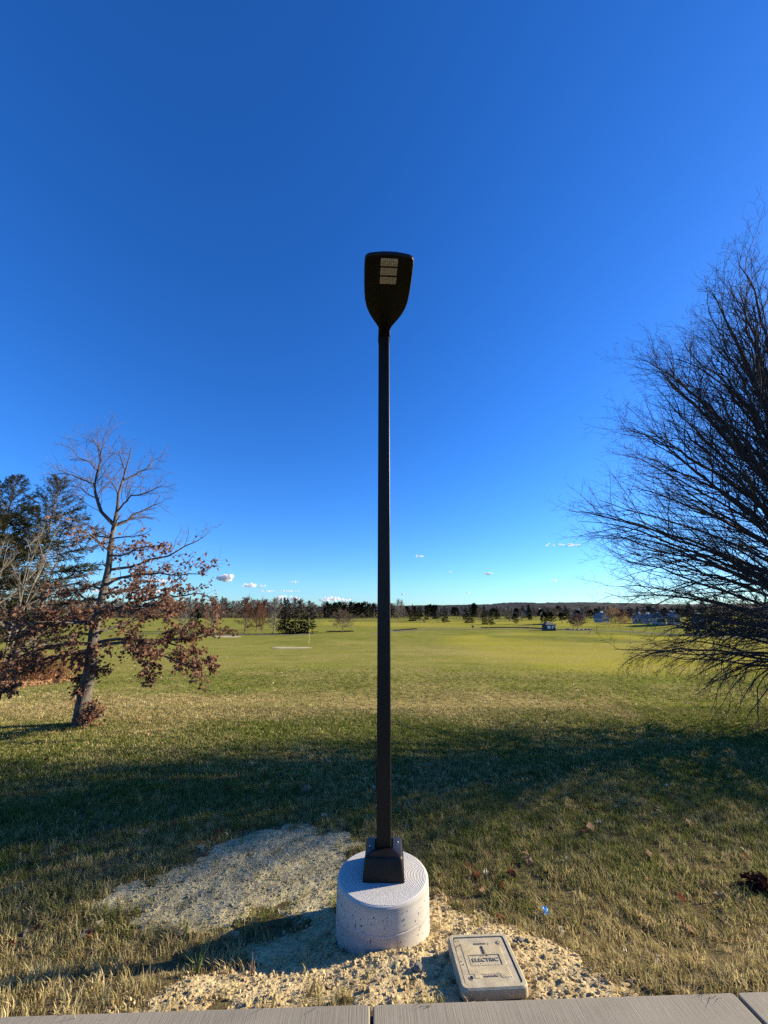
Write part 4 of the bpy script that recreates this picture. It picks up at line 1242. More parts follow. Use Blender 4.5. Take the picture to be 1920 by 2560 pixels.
pale_small, _ = bare_meshes('pale_bare', 71, 6.0, 1.5, 20, 6, 5, 0.0035, 0.1, 0.18, 3, M['palebark'], 0, 0.011, 2)
b = on_ground(6, 1706); h = at(6, 1290, b.y).z - b.z
place('bare_sapling', pale_small, b, 0.4, h / 6.0, 'slender pale-barked leafless sapling with several stems before the spruces')
b = on_ground(-60, 1690); h = at(-60, 1330, b.y).z - b.z
place('bare_sapling', pale_small, b, 2.4, h / 6.0, 'shorter pale-barked leafless sapling at the edge of the leaf litter')
b = on_ground(80, 1660)
dk, _ = bare_meshes('grey_bare', 72, 6.0, 1.7, 24, 6, 5, 0.0035, 0.15, 0.15, 1, M['greybark'], 0, 0.010, 2)
place('bare_sapling', dk, b, 1.1, (at(80, 1330, b.y).z - b.z) / 6.0, 'grey leafless sapling standing among the lower spruce boughs')

# reddish shrub and the strip of fallen leaves under the spruces
def stem_shrub(name, base_px, w, h, n, seed, label, mat):
    rng = np.random.default_rng(seed); b = on_ground(*base_px); mb = MB()
    P = np.stack([rng.normal(0, w * 0.33, n), rng.normal(0, w * 0.22, n), np.full(n, -0.03)], -1)
    D = np.stack([P[:, 0] * 0.5 / w + rng.normal(0, 0.2, n), P[:, 1] * 0.5 / w + rng.normal(0, 0.2, n), np.ones(n)], -1)
    p, r = grow(P, D, h * rng.uniform(0.45, 1.05, n), np.full(n, 0.006), 5, 0.09, -0.01, 0.4, rng); mb.tubes(p, r, 3)
    P2, D2, rp, tt = kids(p, r, 5, 0.35, 1.0, 0.5, rng, 0.2)
    p2, r2 = grow(P2, D2, np.full(len(P2), 0.25 * h) * rng.uniform(0.5, 1.2, len(P2)), np.full(len(P2), 0.0035), 3, 0.12, 0, 0.5, rng); mb.tubes(p2, r2, 3)
    o = link(name, mb.mesh(name, True), mat); o.location = b
    return tag(o, label, 'shrub')
stem_shrub('shrub', (105, 1700), 1.9, 1.15, 260, 91, 'reddish brown twiggy shrub between the oak and the spruces', M['redstem'])
stem_shrub('shrub', (-15, 1704), 1.8, 1.0, 220, 92, 'rust coloured twiggy shrub at the foot of the pale sapling', M['redstem'])

def litter(name, poly, n, size, mat, label, seed, lift=0.01, dmin=None):
    rng = np.random.default_rng(seed); Pp = np.array(poly)
    x = rng.uniform(Pp[:, 0].min(), Pp[:, 0].max(), n * 4); y = rng.uniform(Pp[:, 1].min(), Pp[:, 1].max(), n * 4)
    s = sdf_poly(x, y, poly); k = rng.random(len(x)) < smooth(-0.4, 0.5, s)
    x = x[k][:n]; y = y[k][:n]
    mb = MB(); leaf_cards(mb, np.stack([x, y, G(x, y) + lift], -1), size, rng, -0.15, False)
    o = link(name, mb.mesh(name), mat)
    return tag(o, label, 'leaves', kind='stuff')
litter('leaf_litter', poly_px([(-260, 1720), (-60, 1740), (60, 1722), (190, 1703), (150, 1680), (-60, 1672), (-260, 1680)]), 9000, 0.10, M['litter'], 'strip of brown fallen leaves under the spruces', 93, 0.03)
litter('scattered_leaves', [(-16, 10), (16, 10), (55, 60), (-40, 60)], 900, 0.075, M['paleleaf'], 'pale specks of fallen leaves strewn over the mown lawn', 94, 0.05)
litter('scattered_leaves', [(-9, 6.5), (9, 6.5), (16, 16), (-16, 16)], 500, 0.07, M['tanleaf'], 'small tan fallen leaves lying in the shaded grass', 95, 0.03)

# ------------------------------------------------------------------ fallen leaves near the sidewalk, one by one
def leaf_proto(name, seed, mat):
    rng = np.random.default_rng(seed); mb = MB()
    P = np.zeros((1, 3)); leaf_cards(mb, P, 0.085, rng, 0.0)
    me = mb.mesh(name); me.materials.append(mat); return me
LEAF = [(leaf_proto('fallen_leaf', 200 + i, M[m]), d) for i, (m, d) in enumerate([('tanleaf', 'tan'), ('redleaf', 'red-brown'), ('paleleaf', 'pale'), ('tanleaf', 'tan'), ('redleaf', 'red-brown')])]
rng = np.random.default_rng(77)
cnt = 0
clusters = [on_ground(x, y)[:2] for x, y in ((1180, 2205), (1265, 2185), (1310, 2160), (1700, 2165), (1760, 2225), (1150, 2190), (30, 2330), (40, 2360), (250, 2330), (330, 2090), (560, 2030), (1400, 2080), (1620, 2010), (1100, 2040), (1480, 2060), (1010, 2210))]
while cnt < 150:
    if cnt < 70:
        c = clusters[cnt % len(clusters)]; x = c[0] + rng.normal(0, 0.12); y = c[1] + rng.normal(0, 0.10)
    else:
        y = rng.uniform(2.5, 7.5); x = rng.uniform(-1, 1) * (y * 1.0)
    a, bb = soil_mask(np.array(x), np.array(y))
    if y < SWY + SWS * x + 0.06 or max(a, bb) > 0.05 or math.hypot(x - FX, y - FY) < 0.42: continue
    me, d = LEAF[rng.integers(0, len(LEAF))]
    o = bpy.data.objects.new('fallen_leaf', me); col.objects.link(o)
    o.location = (x, y, gz(x, y) + 0.022 + rng.uniform(0, 0.02)); o.rotation_euler = (rng.normal(0, 0.35), rng.normal(0, 0.35), rng.uniform(0, 6.28))
    s = rng.uniform(0.55, 1.25); o.scale = (s, s, s)
    tag(o, '%s curled dry leaf lying in the grass' % d, 'leaf', '%s fallen leaves on the lawn' % d)
    cnt += 1
b = on_ground(1905, 2232)
bigl = MB(); leaf_cards(bigl, np.random.default_rng(3).normal(0, 1, (46, 3)) * [0.045, 0.035, 0.022], 0.075, np.random.default_rng(4), 0.0)
o = link('leaf_clump', bigl.mesh('leaf_clump'), M['wetleaf']); o.location = (b.x, b.y, b.z + 0.05)
tag(o, 'dark maroon clump of wet leaves standing in the sunlit grass', 'leaves')
b = on_ground(1366, 2292)
bm = bmesh.new(); bmesh.ops.create_grid(bm, x_segments=4, y_segments=4, size=0.022)
for v in bm.verts: v.co.z += random.uniform(-0.010, 0.016); v.co.x += random.uniform(-.004, .004)
bmesh.ops.solidify(bm, geom=bm.faces[:], thickness=0.0015)
o = link('plastic_scrap', bm_mesh('plastic_scrap', bm), M['bluescrap']); o.location = (b.x, b.y, b.z + 0.035); o.rotation_euler = (0.5, 0.2, 0.4)
tag(o, 'small crumpled scrap of bright blue plastic in the grass', 'litter')
for (x, y, s, lab) in ((1045, 2421, 0.020, 'small grey stone in the soil between footing and box'), (1187, 2489, 0.016, 'pale pebble at the near corner of the box'), (1300, 2352, 0.017, 'grey stone on the soil heap beyond the box')):
    b = on_z(x, y, -0.06); me = bm_mesh('stone', rock_mesh('stone', int(x), 2, 0.16)); me.materials.append(M['rock'])
    o = link('stone', me); o.location = (b.x, b.y, gz(b.x, b.y) + 0.012 + s * 0.4); o.scale = (s * 1.2, s, s * 0.75)
    tag(o, lab, 'stone')
def weed(px, py, n, h, seed, label, dry):
    b = on_ground(px, py); rng = np.random.default_rng(seed); mb = MB()
    for i in range(n):
        a = rng.uniform(0, 6.28); le = h * rng.uniform(0.2, 0.7); hh_ = h * rng.uniform(0.5, 1.0)
        d = np.array([math.cos(a), math.sin(a), 0]); s = np.array([-d[1], d[0], 0]); w = 0.0028
        p0 = np.array([0, 0, -0.01]) + d * 0.005; p1 = d * le * 0.35 + [0, 0, hh_ * 0.6]; p2 = d * le + [0, 0, hh_]
        mb.add([p0 - s * w, p0 + s * w, p1 + s * w * 0.8, p1 - s * w * 0.8, p2], Q=[[0, 1, 2, 3]], T=[[3, 2, 4]])
    o = link('grass_sprig', mb.mesh('grass_sprig'), M['tanleaf'] if dry else M['sprig']); o.location = b
    tag(o, label, 'grass sprig')
M['sprig'] = leafy('green_sprig', (0.13, 0.17, 0.04), (0.20, 0.22, 0.07), 0.4, 20)
weed(492, 2438, 12, 0.13, 301, 'green grass sprig growing in the post shadow', False)
weed(630, 2440, 8, 0.11, 302, 'straw coloured grass sprig on the shadowed soil', True)
weed(462, 2340, 14, 0.12, 303, 'green grass sprig at the edge of the grey soil patch', False)

# ------------------------------------------------------------------ golf course: bunker, flag, paths
def sheet(name, poly, mat, lift, kind='structure', step=None):
    P = np.array(poly); xs = np.linspace(P[:, 0].min(), P[:, 0].max(), 60); ys = np.linspace(P[:, 1].min(), P[:, 1].max(), 30)
    Xs, Ys = np.meshgrid(xs, ys); s = sdf_poly(Xs, Ys, poly)
    Zs = G(Xs, Ys) + lift * smooth(-0.1, 0.5, s) * 1.0 + 0.02
    ii = np.arange(Xs.size).reshape(Xs.shape)
    Qs = np.stack([ii[:-1, :-1], ii[:-1, 1:], ii[1:, 1:], ii[1:, :-1]], -1)
    c = (s[:-1, :-1] + s[1:, 1:] + s[:-1, 1:] + s[1:, :-1]) / 4
    Qs = Qs[c > 0].reshape(-1, 4)
    o = link(name, mesh_np(name, np.stack([Xs, Ys, Zs], -1).reshape(-1, 3), [Qs], True), mat)
    return tag(o, kind=kind)
bc = on_ground(727, 1620)
th = np.linspace(0, 2 * np.pi, 28, endpoint=False)
bp = [(bc.x + 2.55 * math.cos(a) * (1 + 0.12 * math.sin(3 * a)), bc.y + 1.8 * math.sin(a) * (1 + 0.15 * math.cos(2 * a))) for a in th]
sheet('sand_bunker', bp, M['sand'], 0.05)
bc = on_ground(570, 1592)
bp = [(bc.x + 3.0 * math.cos(a), bc.y + 2.0 * math.sin(a)) for a in th]
sheet('sand_bunker', bp, M['sand'], 0.05)
def strip(name, pxs, width, mat, lift=0.05, kind='structure'):
    c = np.array([on_ground(x, y)[:] for x, y in pxs]); c, L = resample(c, 80)
    t = np.gradient(c[:, :2], axis=0); t /= np.linalg.norm(t, axis=1, keepdims=True); nrm = np.stack([-t[:, 1], t[:, 0]], -1)
    Vv = []
    for o_ in (-0.5, 0.5):
        p = c[:, :2] + nrm * width * o_; Vv.append(np.stack([p[:, 0], p[:, 1], G(p[:, 0], p[:, 1]) + lift], -1))
    Vv = np.concatenate(Vv); i = np.arange(79)
    return tag(link(name, mesh_np(name, Vv, [np.stack([i, i + 1, i + 81, i + 80], -1)], True), mat), kind=kind)
strip('cart_path', [(940, 1583), (1010, 1577), (1060, 1574), (1180, 1573.5), (1300, 1572.5), (1420, 1576), (1500, 1577), (1620, 1582), (1760, 1590), (1960, 1600)], 2.6, M['path'])
strip('cart_path', [(330, 1585), (450, 1585), (545, 1590), (610, 1587), (740, 1588), (790, 1583)], 2.4, M['path'])

def bank(name, pxs, h, label, seed):
    """low ragged dark bank of rushes and stones along a ditch"""
    rng = np.random.default_rng(seed)
    c = np.array([on_ground(x, y)[:] for x, y in pxs]); c, L = resample(c, 400)
    mb = MB(); n = 2600
    i = rng.integers(0, 400, n); P = c[i] + rng.normal(0, 0.35, (n, 3)) * [1, 1, 0]
    P[:, 2] = G(P[:, 0], P[:, 1])
    p, r = grow(P, np.stack([rng.normal(0, 0.3, n), rng.normal(0, 0.3, n), np.ones(n)], -1), h * rng.uniform(0.3, 1.1, n), np.full(n, 0.03), 2, 0.1, 0, 0.3, rng)
    mb.tubes(p, r, 3)
    return tag(link(name, mb.mesh(name), M['brownbark']), label, 'rushes', kind='stuff')
bank('ditch_rushes', [(1203, 1571), (1260, 1569.5), (1310, 1570), (1362, 1573)], 0.45, 'dark dead rushes along the ditch beside the hut', 401)
bank('ditch_rushes', [(985, 1577), (1010, 1575), (1040, 1573)], 0.3, 'dark dead rushes along the ditch behind the lamp post', 402)
bank('ditch_rushes', [(820, 1580), (850, 1580), (880, 1579)], 0.35, 'dark dead rushes near the spreading crab apple', 403)

b = on_ground(772, 1610)
fl = empty('golf_flag', b)
mb = MB(); mb.tube([(0, 0, -0.1), (0, 0, 1.0), (0, 0, 2.15)], [0.022, 0.02, 0.016], 8); link('flagstick', mb.mesh('flagstick', True), M['polepaint'], fl)
bm = bmesh.new(); bmesh.ops.create_grid(bm, x_segments=10, y_segments=6, size=0.5)
for v in bm.verts:
    x = (v.co.x + 0.5); z = v.co.y
    v.co = Vector((0.02 + x * 0.26, 0.06 * math.sin(x * 9) * x, 1.93 + z * (0.42 - 0.1 * x) - 0.16 * x * x))
bmesh.ops.solidify(bm, geom=bm.faces[:], thickness=0.006)
link('flag', bm_mesh('flag', bm, True), M['yellow'], fl)
tag(fl, 'pale golf flagstick with a small yellow flag near the bunker', 'flag')
b = on_ground(465.5, 1588)
mb = MB(); mb.box((0, 0, 0.75), (0.07, 0.07, 0.85)); mb.box((0, 0, 1.63), (0.085, 0.085, 0.03)); o = link('marker_post', mb.mesh('marker_post'), M['white']); o.location = b
tag(o, 'thin white marker post standing beside the left cart path', 'post')
b = on_ground(1182, 1572.5)
mb = MB(); mb.box((0, 0, 0.4), (0.06, 0.06, 0.5)); mb.box((0, 0, 0.75), (0.30, 0.22, 0.22)); mb.box((0, 0, 1.0), (0.34, 0.26, 0.03)); o = link('ball_washer', mb.mesh('ball_washer'), M['black']); o.location = b
tag(o, 'small dark box on a post beside the cart path', 'post box')

# ------------------------------------------------------------------ hut and houses
def gable_house(name, loc, rz, w, d, h, rh, wall, roof, label, wins=3, chimney=True, rows=2, wing=False):
    r = empty(name, loc, rz)
    mb = MB()
    V_ = np.array([(-w / 2, -d / 2, -0.5), (w / 2, -d / 2, -0.5), (w / 2, d / 2, -0.5), (-w / 2, d / 2, -0.5), (-w / 2, -d / 2, h), (w / 2, -d / 2, h), (w / 2, d / 2, h), (-w / 2, d / 2, h), (0, -d / 2, h + rh), (0, d / 2, h + rh)])
    mb.add(V_, Q=[[0, 1, 5, 4], [1, 2, 6, 5], [2, 3, 7, 6], [3, 0, 4, 7], [0, 3, 2, 1]], T=[[4, 5, 8], [6, 7, 9]])
    if wing: mb.box((w * 0.72, 0.5, h * 0.3), (w * 0.3, d * 0.4, h * 0.3 + 0.4))
    link('wall', mb.mesh('wall'), wall, r)
    rb = MB(); ov = 0.45; th_ = 0.22
    for s in (-1, 1):
        ex, ez = s * (w / 2 + ov), h - ov * rh / (w / 2)
        Vr = [(0, -d / 2 - ov, h + rh + 0.02), (0, d / 2 + ov, h + rh + 0.02), (ex, d / 2 + ov, ez), (ex, -d / 2 - ov, ez)]
        Vr = Vr + [(x, y, z + th_) for x, y, z in Vr]
        rb.add(Vr, Q=[[0, 1, 2, 3], [4, 7, 6, 5], [0, 3, 7, 4], [3, 2, 6, 7], [2, 1, 5, 6], [1, 0, 4, 5]])
    rf = link('roof', rb.mesh('roof'), roof, r)
    if chimney:
        cb = MB(); cb.box((w * 0.2, 0.3, h + rh + 0.1), (0.4, 0.55, 1.0)); link('chimney', cb.mesh('chimney'), M['white'], rf)
    for row in range(rows):
        for i in range(wins):
            x = (i - (wins - 1) / 2) * w / (wins + 0.4); z = 1.4 + row * 2.7
            if z + 0.8 > h + 0.3: continue
            fb = MB(); fb.box((x, -d / 2 - 0.03, z), (0.62, 0.05, 0.82)); fo = link('window', fb.mesh('window'), M['white'], r)
            pb = MB(); pb.box((x, -d / 2 - 0.07, z), (0.50, 0.03, 0.70)); link('pane', pb.mesh('pane'), M['glass'], fo)
    return tag(r, label, 'house')

def house_px(px, base_py, wpx, label, wall, roof, rz=0.0, hf=0.62, **kw):
    b = on_ground(px, base_py, 650.0)
    w = wpx / F * b.y
    gable_house('house', b, rz, w, w * 1.1, max(2.6, w * hf), w * 0.42, M[wall], M[roof], label, **kw)
house_px(1318, 1538, 13, 'small white gabled house far beyond the fairway with a chimney', 'white', 'roofgrey', 0.2, hf=0.5)
house_px(1292, 1540, 13, 'pale teal gabled house on the far rise beside the white one', 'tealwall', 'roofgrey', 0.0, hf=0.7)
house_px(1348, 1540, 20, 'dark roofed blue-grey house on the rise behind the golf hut', 'bluewall', 'roof', 0.5, hf=0.35)
house_px(1153, 1537, 12, 'white gabled house showing beside the big far spruce', 'white', 'roof', 0.15, hf=0.45, wing=True)
house_px(1119, 1535, 12, 'low white house behind the pale-trunked pine clump', 'white', 'roofgrey', 0.3, hf=0.25, rows=1)
house_px(1446, 1545, 20, 'pale grey house with white trim behind the purple crab apple', 'greywall', 'roof', -0.2, hf=0.5)
house_px(1505, 1556, 22, 'large pale blue-grey house beside the orange willow', 'bluewall', 'roofgrey', 0.35, hf=0.55)
house_px(1597, 1558, 22, 'dark roofed house just past the orange willow', 'greywall', 'roof', -0.4, hf=0.4)
house_px(1622, 1559, 18, 'second dark roofed house past the orange willow', 'greywall', 'roofgrey', 0.3, hf=0.42)
house_px(1648, 1561, 20, 'third dark roofed house past the orange willow', 'bluewall', 'roof', -0.2, hf=0.4)
house_px(1685, 1560, 18, 'grey house nearly hidden by the twigs of the big bare tree', 'greywall', 'roofgrey', 0.2, hf=0.4)
house_px(1748, 1568, 20, 'pale blue house beside the dark evergreen stand', 'tealwall', 'roofgrey', -0.3, hf=0.55)

def hut():
    b = on_ground(1373, 1576.5); k = 1.0
    r = empty('golf_hut', b, 0.12)
    w = 24.0 / F * b.y; d = 2.6; h = 1.75
    wb = MB(); wb.box((0, 0, h / 2 - 0.1), (w / 2, d / 2, h / 2 + 0.1)); link('wall', wb.mesh('wall'), M['hutwall'], r)
    rb = MB(); e = 0.3
    Vr = [(-w / 2 - e, -d / 2 - e, h), (w / 2 + e, -d / 2 - e, h), (w / 2 + e, d / 2 + e, h), (-w / 2 - e, d / 2 + e, h), (-w * 0.18, 0, h + 0.75), (w * 0.18, 0, h + 0.75)]
    rb.add(Vr, Q=[[0, 1, 5, 4], [2, 3, 4, 5], [0, 3, 2, 1]], T=[[1, 2, 5], [3, 0, 4]]); rf = link('roof', rb.mesh('roof'), M['roof'], r)
    for x in (-0.24, 0.24):
        fb = MB(); fb.box((x * w, -d / 2 - 0.02, 1.02), (w * 0.17, 0.04, 0.42)); fo = link('window', fb.mesh('window'), M['white'], r)
        for q in (-1, 1):
            pb = MB(); pb.box((x * w + q * w * 0.085, -d / 2 - 0.05, 1.02), (w * 0.06, 0.03, 0.33)); link('pane', pb.mesh('pane'), M['palepane'], fo)
    tag(r, 'small dark golf hut with hipped roof and two pale windows', 'hut')
    b2 = on_ground(1387, 1577)
    v_, q_ = lathe([(0.38, 0.0), (0.44, 0.9), (0.46, 0.95), (0.30, 1.15), (0.01, 1.2)], 16); m2 = MB(); m2.add(v_, Q=q_)
    o = link('trash_bin', m2.mesh('trash_bin', True), M['black']); o.location = b2; tag(o, 'dark round trash bin next to the golf hut', 'bin')
M['palepane'] = surf('pale_blind', (0.5, 0.52, 0.53), (0.62, 0.63, 0.63), 4, 0.5)
hut()

# ------------------------------------------------------------------ trees of the course and the far woods
SPR = [spruce_meshes('far_spruce', 101 + i, 10, 3.0, 90, 12, 0.62, 0.0, False, -0.22, 4, 0.22, 0.02) for i in range(3)]
def pine_meshes(name, seed, H, R, clear=0.25, mt=None):
    rng = np.random.default_rng(seed)
    tk = MB(); zz = np.linspace(0, 1, 8)
    tp = np.stack([0.02 * H * np.sin(zz * 4 + seed), 0.02 * H * np.sin(zz * 3), zz * H * 0.94 - 0.2], -1); tk.tube(tp, 0.02 * H * (1 - zz) + 0.03, 8)
    nb = 46; t = np.linspace(clear, 1.0, nb); az = np.arange(nb) * 2.4 + rng.normal(0, 0.3, nb)
    el = np.interp(t, [clear, 1], [0.05, 0.9]) + rng.normal(0, 0.12, nb)
    S = np.stack([np.interp(t * 7, np.arange(8), tp[:, j]) for j in range(3)], -1)
    D = np.stack([np.cos(az) * np.cos(el), np.sin(az) * np.cos(el), np.sin(el)], -1)
    s = (t - clear) / (1 - clear)
    ln = R * np.interp(s, [0, 0.25, 0.6, 1], [0.75, 1.0, 0.85, 0.3]) * rng.uniform(0.7, 1.15, nb)
    p, r = grow(S, D, ln, np.full(nb, 0.05), 5, 0.06, 0.05, 0.3, rng); tk.tubes(p, r, 4)
    P, Dk, rp, tt = kids(p, r, 11, 0.35, 1.0, 0.8, rng, 0.3)
    fb = MB(); Dn = Dk + np.array([0, 0, 0.5]); needle_sprays(fb, P + rng.normal(0, 0.15, P.shape), Dn, np.full(len(P), 0.62) * rng.uniform(0.7, 1.2, len(P)), rng, 5, 0.24)
    a = tk.mesh(name + '_trunk', True); a.materials.append(M['brownbark']); c = fb.mesh(name + '_crown'); c.materials.append(mt or M['pine'])
    return a, c
PIN = [pine_meshes('far_pine', 111 + i, 10, 3.2, 0.12 + 0.12 * i) for i in range(3)]
BAR = [bare_meshes('far_bare', 121 + i, 10, 3.3, 30, 9, 7, 0.034, 0.1 + 0.12 * i, 0.15 + 0.05 * i, 1, M['greybark'] if i != 1 else M['brownbark'])[0] for i in range(4)]
WIDE = bare_meshes('wide_bare', 131, 6, 4.2, 30, 9, 8, 0.032, 0.85, 0.30, 1, M['brownbark'])[0]
PURP = bare_meshes('purple_bare', 132, 6, 4.0, 34, 10, 9, 0.04, 0.75, 0.25, 1, M['purpletwig'])[0]
WILL = bare_meshes('willow', 133, 8, 5.2, 34, 10, 8, 0.034, 0.55, 0.12, 3, M['willowtwig'], -0.05)[0]
def rust_oak(seed):
    (a, c), ends = bare_meshes('rust_oak', seed, 10, 3.2, 26, 7, 4, 0.03, 0.5, 0.2, 1, M['brownbark'])
    rng = np.random.default_rng(seed); mb = MB()
    P = ends.reshape(-1, 3); P = P[rng.random(len(P)) < 0.75]
    leaf_cards(mb, P + rng.normal(0, 0.2, P.shape), 0.34, rng, 0.3, False)
    l = mb.mesh('rust_oak_leaves'); l.materials.append(M['rustleaf'])
    return a, c, l
RUST = [rust_oak(141), rust_oak(142)]
HGT = {}
def tree_px(kind, px, base, top, wpx, label, group=None, rz=None, cap=700.0, name=None):
    parts, H0, R0 = kind
    b = on_ground(px, base, cap)
    h = at(px, top, b.y).z - b.z
    w = wpx / F * b.y / 2
    place(name or 'tree', parts, b, random.uniform(0, 6.28) if rz is None else rz, (w / R0, w / R0, h / H0), label, group=group)
FARB = [bare_meshes('wood_bare', 161 + i, 10, 3.3, 24, 8, 6, 0.085, 0.1 + 0.15 * i, 0.12, 1, M['woodbark'] if i != 1 else M['brownbark'])[0] for i in range(3)]
W_ = lambda i: (FARB[i % 3], 10, 3.2)
S_ = lambda i: (SPR[i % 3], 10, 3.05)
P_ = lambda i: (PIN[i % 3], 10, 3.1)
B_ = lambda i: (BAR[i % 4], 10, 3.2)
# named trees of the middle distance
tree_px(B_(2), 459, 1581, 1503, 44, 'leafless grey tree beside the white marker post', name='bare_tree')
tree_px(P_(0), 485, 1578, 1523, 33, 'small dark pine between two leafless trees by the left cart path', name='pine_tree')
tree_px(B_(1), 528, 1577, 1494, 46, 'fan-shaped leafless tree on its own left of the rust-leaved oaks', name='bare_tree')
tree_px((RUST[0], 10, 3.3), 611, 1583, 1492, 44, 'rust-leaved oak, tallest of the clump on the left rise', name='oak_tree')
tree_px((RUST[1], 10, 3.3), 641, 1581, 1500, 34, 'slim rust-leaved oak in the middle of the clump', name='oak_tree')
tree_px((RUST[0], 10, 3.3), 655, 1579, 1497, 34, 'rust-leaved oak next to the leafless tree by the spruces', rz=2.0, name='oak_tree')
tree_px(B_(0), 684, 1583, 1493, 40, 'leafless grey tree touching the trio of dark spruces', name='bare_tree')
tree_px(S_(0), 716, 1584, 1501, 46, 'dark spruce on the leafless tree side of the trio', name='spruce_tree')
tree_px(S_(1), 744, 1585, 1503, 48, 'dark spruce in the middle of the trio', name='spruce_tree')
tree_px(S_(2), 769, 1584, 1503, 46, 'dark spruce on the flag side of the trio', name='spruce_tree')
tree_px(S_(1), 706, 1574, 1494, 30, 'taller spruce tip rising behind the trio', name='spruce_tree')
tree_px((WIDE, 6, 4.3), 856, 1582, 1530, 56, 'low spreading leafless crab apple on the open lawn', name='crab_apple_tree')
tree_px(B_(3), 996, 1551, 1497, 22, 'tall leafless tree just past the lamp post', name='bare_tree')
tree_px(B_(0), 1005, 1547, 1499, 20, 'second tall leafless tree just past the lamp post', name='bare_tree')
tree_px(S_(2), 1032, 1553, 1512, 24, 'grey-green spruce beside two round bushes', name='spruce_tree')
tree_px(P_(1), 1092, 1555, 1514, 20, 'pine with a pale bare trunk beside it', name='pine_tree')
tree_px(B_(3), 1097, 1556, 1516, 12, 'slim pale leafless trunk between two pines', name='bare_tree')
tree_px(S_(0), 1112, 1556, 1514, 20, 'dark ragged spruce before the low white house', name='spruce_tree')
tree_px(P_(2), 1141, 1548, 1519, 18, 'small pine with a clear trunk before the white gabled house', name='pine_tree')
tree_px(S_(1), 1175, 1558, 1513, 28, 'broad dark spruce standing right of the white gabled house', name='spruce_tree')
tree_px(B_(1), 1198, 1553, 1518, 16, 'pale leafless tree between two dark spruces', name='bare_tree')
tree_px(S_(2), 1211, 1561, 1516, 19, 'taller of two narrow spruces at the end of the rushes', name='spruce_tree')
tree_px(S_(0), 1228, 1561, 1522, 18, 'shorter of two narrow spruces at the end of the rushes', name='spruce_tree')
tree_px(S_(1), 1243, 1548, 1516, 16, 'narrow dark spruce set back from the ditch', name='spruce_tree')
tree_px(B_(0), 1273, 1553, 1521, 38, 'round-headed leafless tree below the teal house', name='bare_tree')
tree_px(P_(0), 1289, 1560, 1534, 18, 'small dark pine on the fairway below the teal house', name='pine_tree')
tree_px(B_(2), 1305, 1553, 1527, 24, 'small leafless tree between two little pines', name='bare_tree')
tree_px(P_(1), 1326, 1553, 1537, 14, 'smallest pine below the white house', name='pine_tree')
tree_px(S_(2), 1323, 1541, 1510, 16, 'tall dark spruce behind the white house', name='spruce_tree')
tree_px(P_(0), 1362, 1560, 1530, 24, 'round dark pine directly behind the golf hut', name='pine_tree')
tree_px(P_(1), 1380, 1560, 1531, 24, 'second round pine behind the golf hut with lighter needles', name='pine_tree')
tree_px(P_(2), 1406, 1559, 1533, 24, 'pine standing between the golf hut and the purple crab apple', name='pine_tree')
tree_px((PURP, 6, 4.2), 1445, 1573, 1537, 44, 'purple-twigged crab apple on a mulch bed', name='crab_apple_tree')
tree_px((WILL, 8, 5.0), 1540, 1560, 1522, 40, 'round orange-twigged willow by the houses', name='willow_tree')
tree_px((WILL, 8, 5.0), 1563, 1560, 1531, 28, 'smaller orange-twigged willow leaning on the round one', rz=1.0, name='willow_tree')
for i, x in enumerate((1735, 1772, 1808, 1840, 1878, 1915, 1955, 2000)):
    tree_px(S_(i), x, 1586 + (i % 3), (1508, 1497, 1492, 1503, 1495, 1490, 1498, 1490)[i], 50, 'big dark spruce in the stand behind the bare tree twigs', 'spruce stand behind the big bare tree', name='spruce_tree')
for i, x in enumerate((1049, 1060)):
    (a_, c_), _ = bare_meshes('bush', 150 + i, 3, 1.4, 24, 8, 6, 0.03, 0.7, 0.05, 2, M['brownbark'])
    tree_px(((a_, c_), 3, 1.5), x, 1552 + 4 * i, 1544 + 4 * i, 8, 'small round bush, %s of two on the far fairway edge' % ('darker' if i == 0 else 'lower'), name='bush')

# far pines past the leafless crab apple, along the far edge of the fairway
rng = np.random.default_rng(55); random.seed(55)
for i, x in enumerate((815, 822, 838, 850, 862, 876, 890, 897, 907, 921, 934, 972, 982, 1019, 1066, 1075, 1084, 1191, 1186)):
    tree_px(P_(i), x + rng.uniform(-2, 2), 1546 + rng.uniform(-2, 1), 1508 + rng.uniform(-3, 5) + (4 if x > 960 else 0), 24 + rng.uniform(-4, 6), 'dark round-topped pine in the row at the far fairway edge', 'pines along the far fairway edge', name='pine_tree')
# the grey leafless wood behind
for i, x in enumerate(np.arange(-160, 1010, 13.0)):
    tree_px(W_(int(rng.integers(0, 3))), x + rng.uniform(-5, 5), 1545 + rng.uniform(-4, 1), 1499 + rng.uniform(-6, 7) + (6 if x > 760 else 0), 32 + rng.uniform(-6, 8), 'leafless tree of the grey wood closing the course', 'leafless trees of the far wood', name='bare_tree')
for i, x in enumerate((300, 372, 470, 486, 500, 551, 560, 625, 640, 700, 735, 330, 250)):
    tree_px(S_(i), x, 1543, 1493 + rng.uniform(-3, 6), 18, 'dark conifer tip among the leafless trees of the far wood', 'conifers inside the far wood', name='spruce_tree')
for i, x in enumerate(np.arange(1015, 1730, 17.0)):
    nm = ('spruce_tree', 'bare_tree', 'pine_tree')[int(rng.integers(0, 3))]
    kd = {'spruce_tree': S_(i), 'pine_tree': P_(i), 'bare_tree': W_(i)}[nm]
    tree_px(kd, x + rng.uniform(-6, 6), 1546 + rng.uniform(-2, 3), 1520 + rng.uniform(-5, 7), 18 + rng.uniform(-4, 8), {'spruce_tree': 'dark spruce', 'pine_tree': 'dark pine', 'bare_tree': 'leafless tree'}[nm] + ' scattered on the fairway side of the far houses', nm.replace('_', ' ') + 's before the far houses', name=nm)
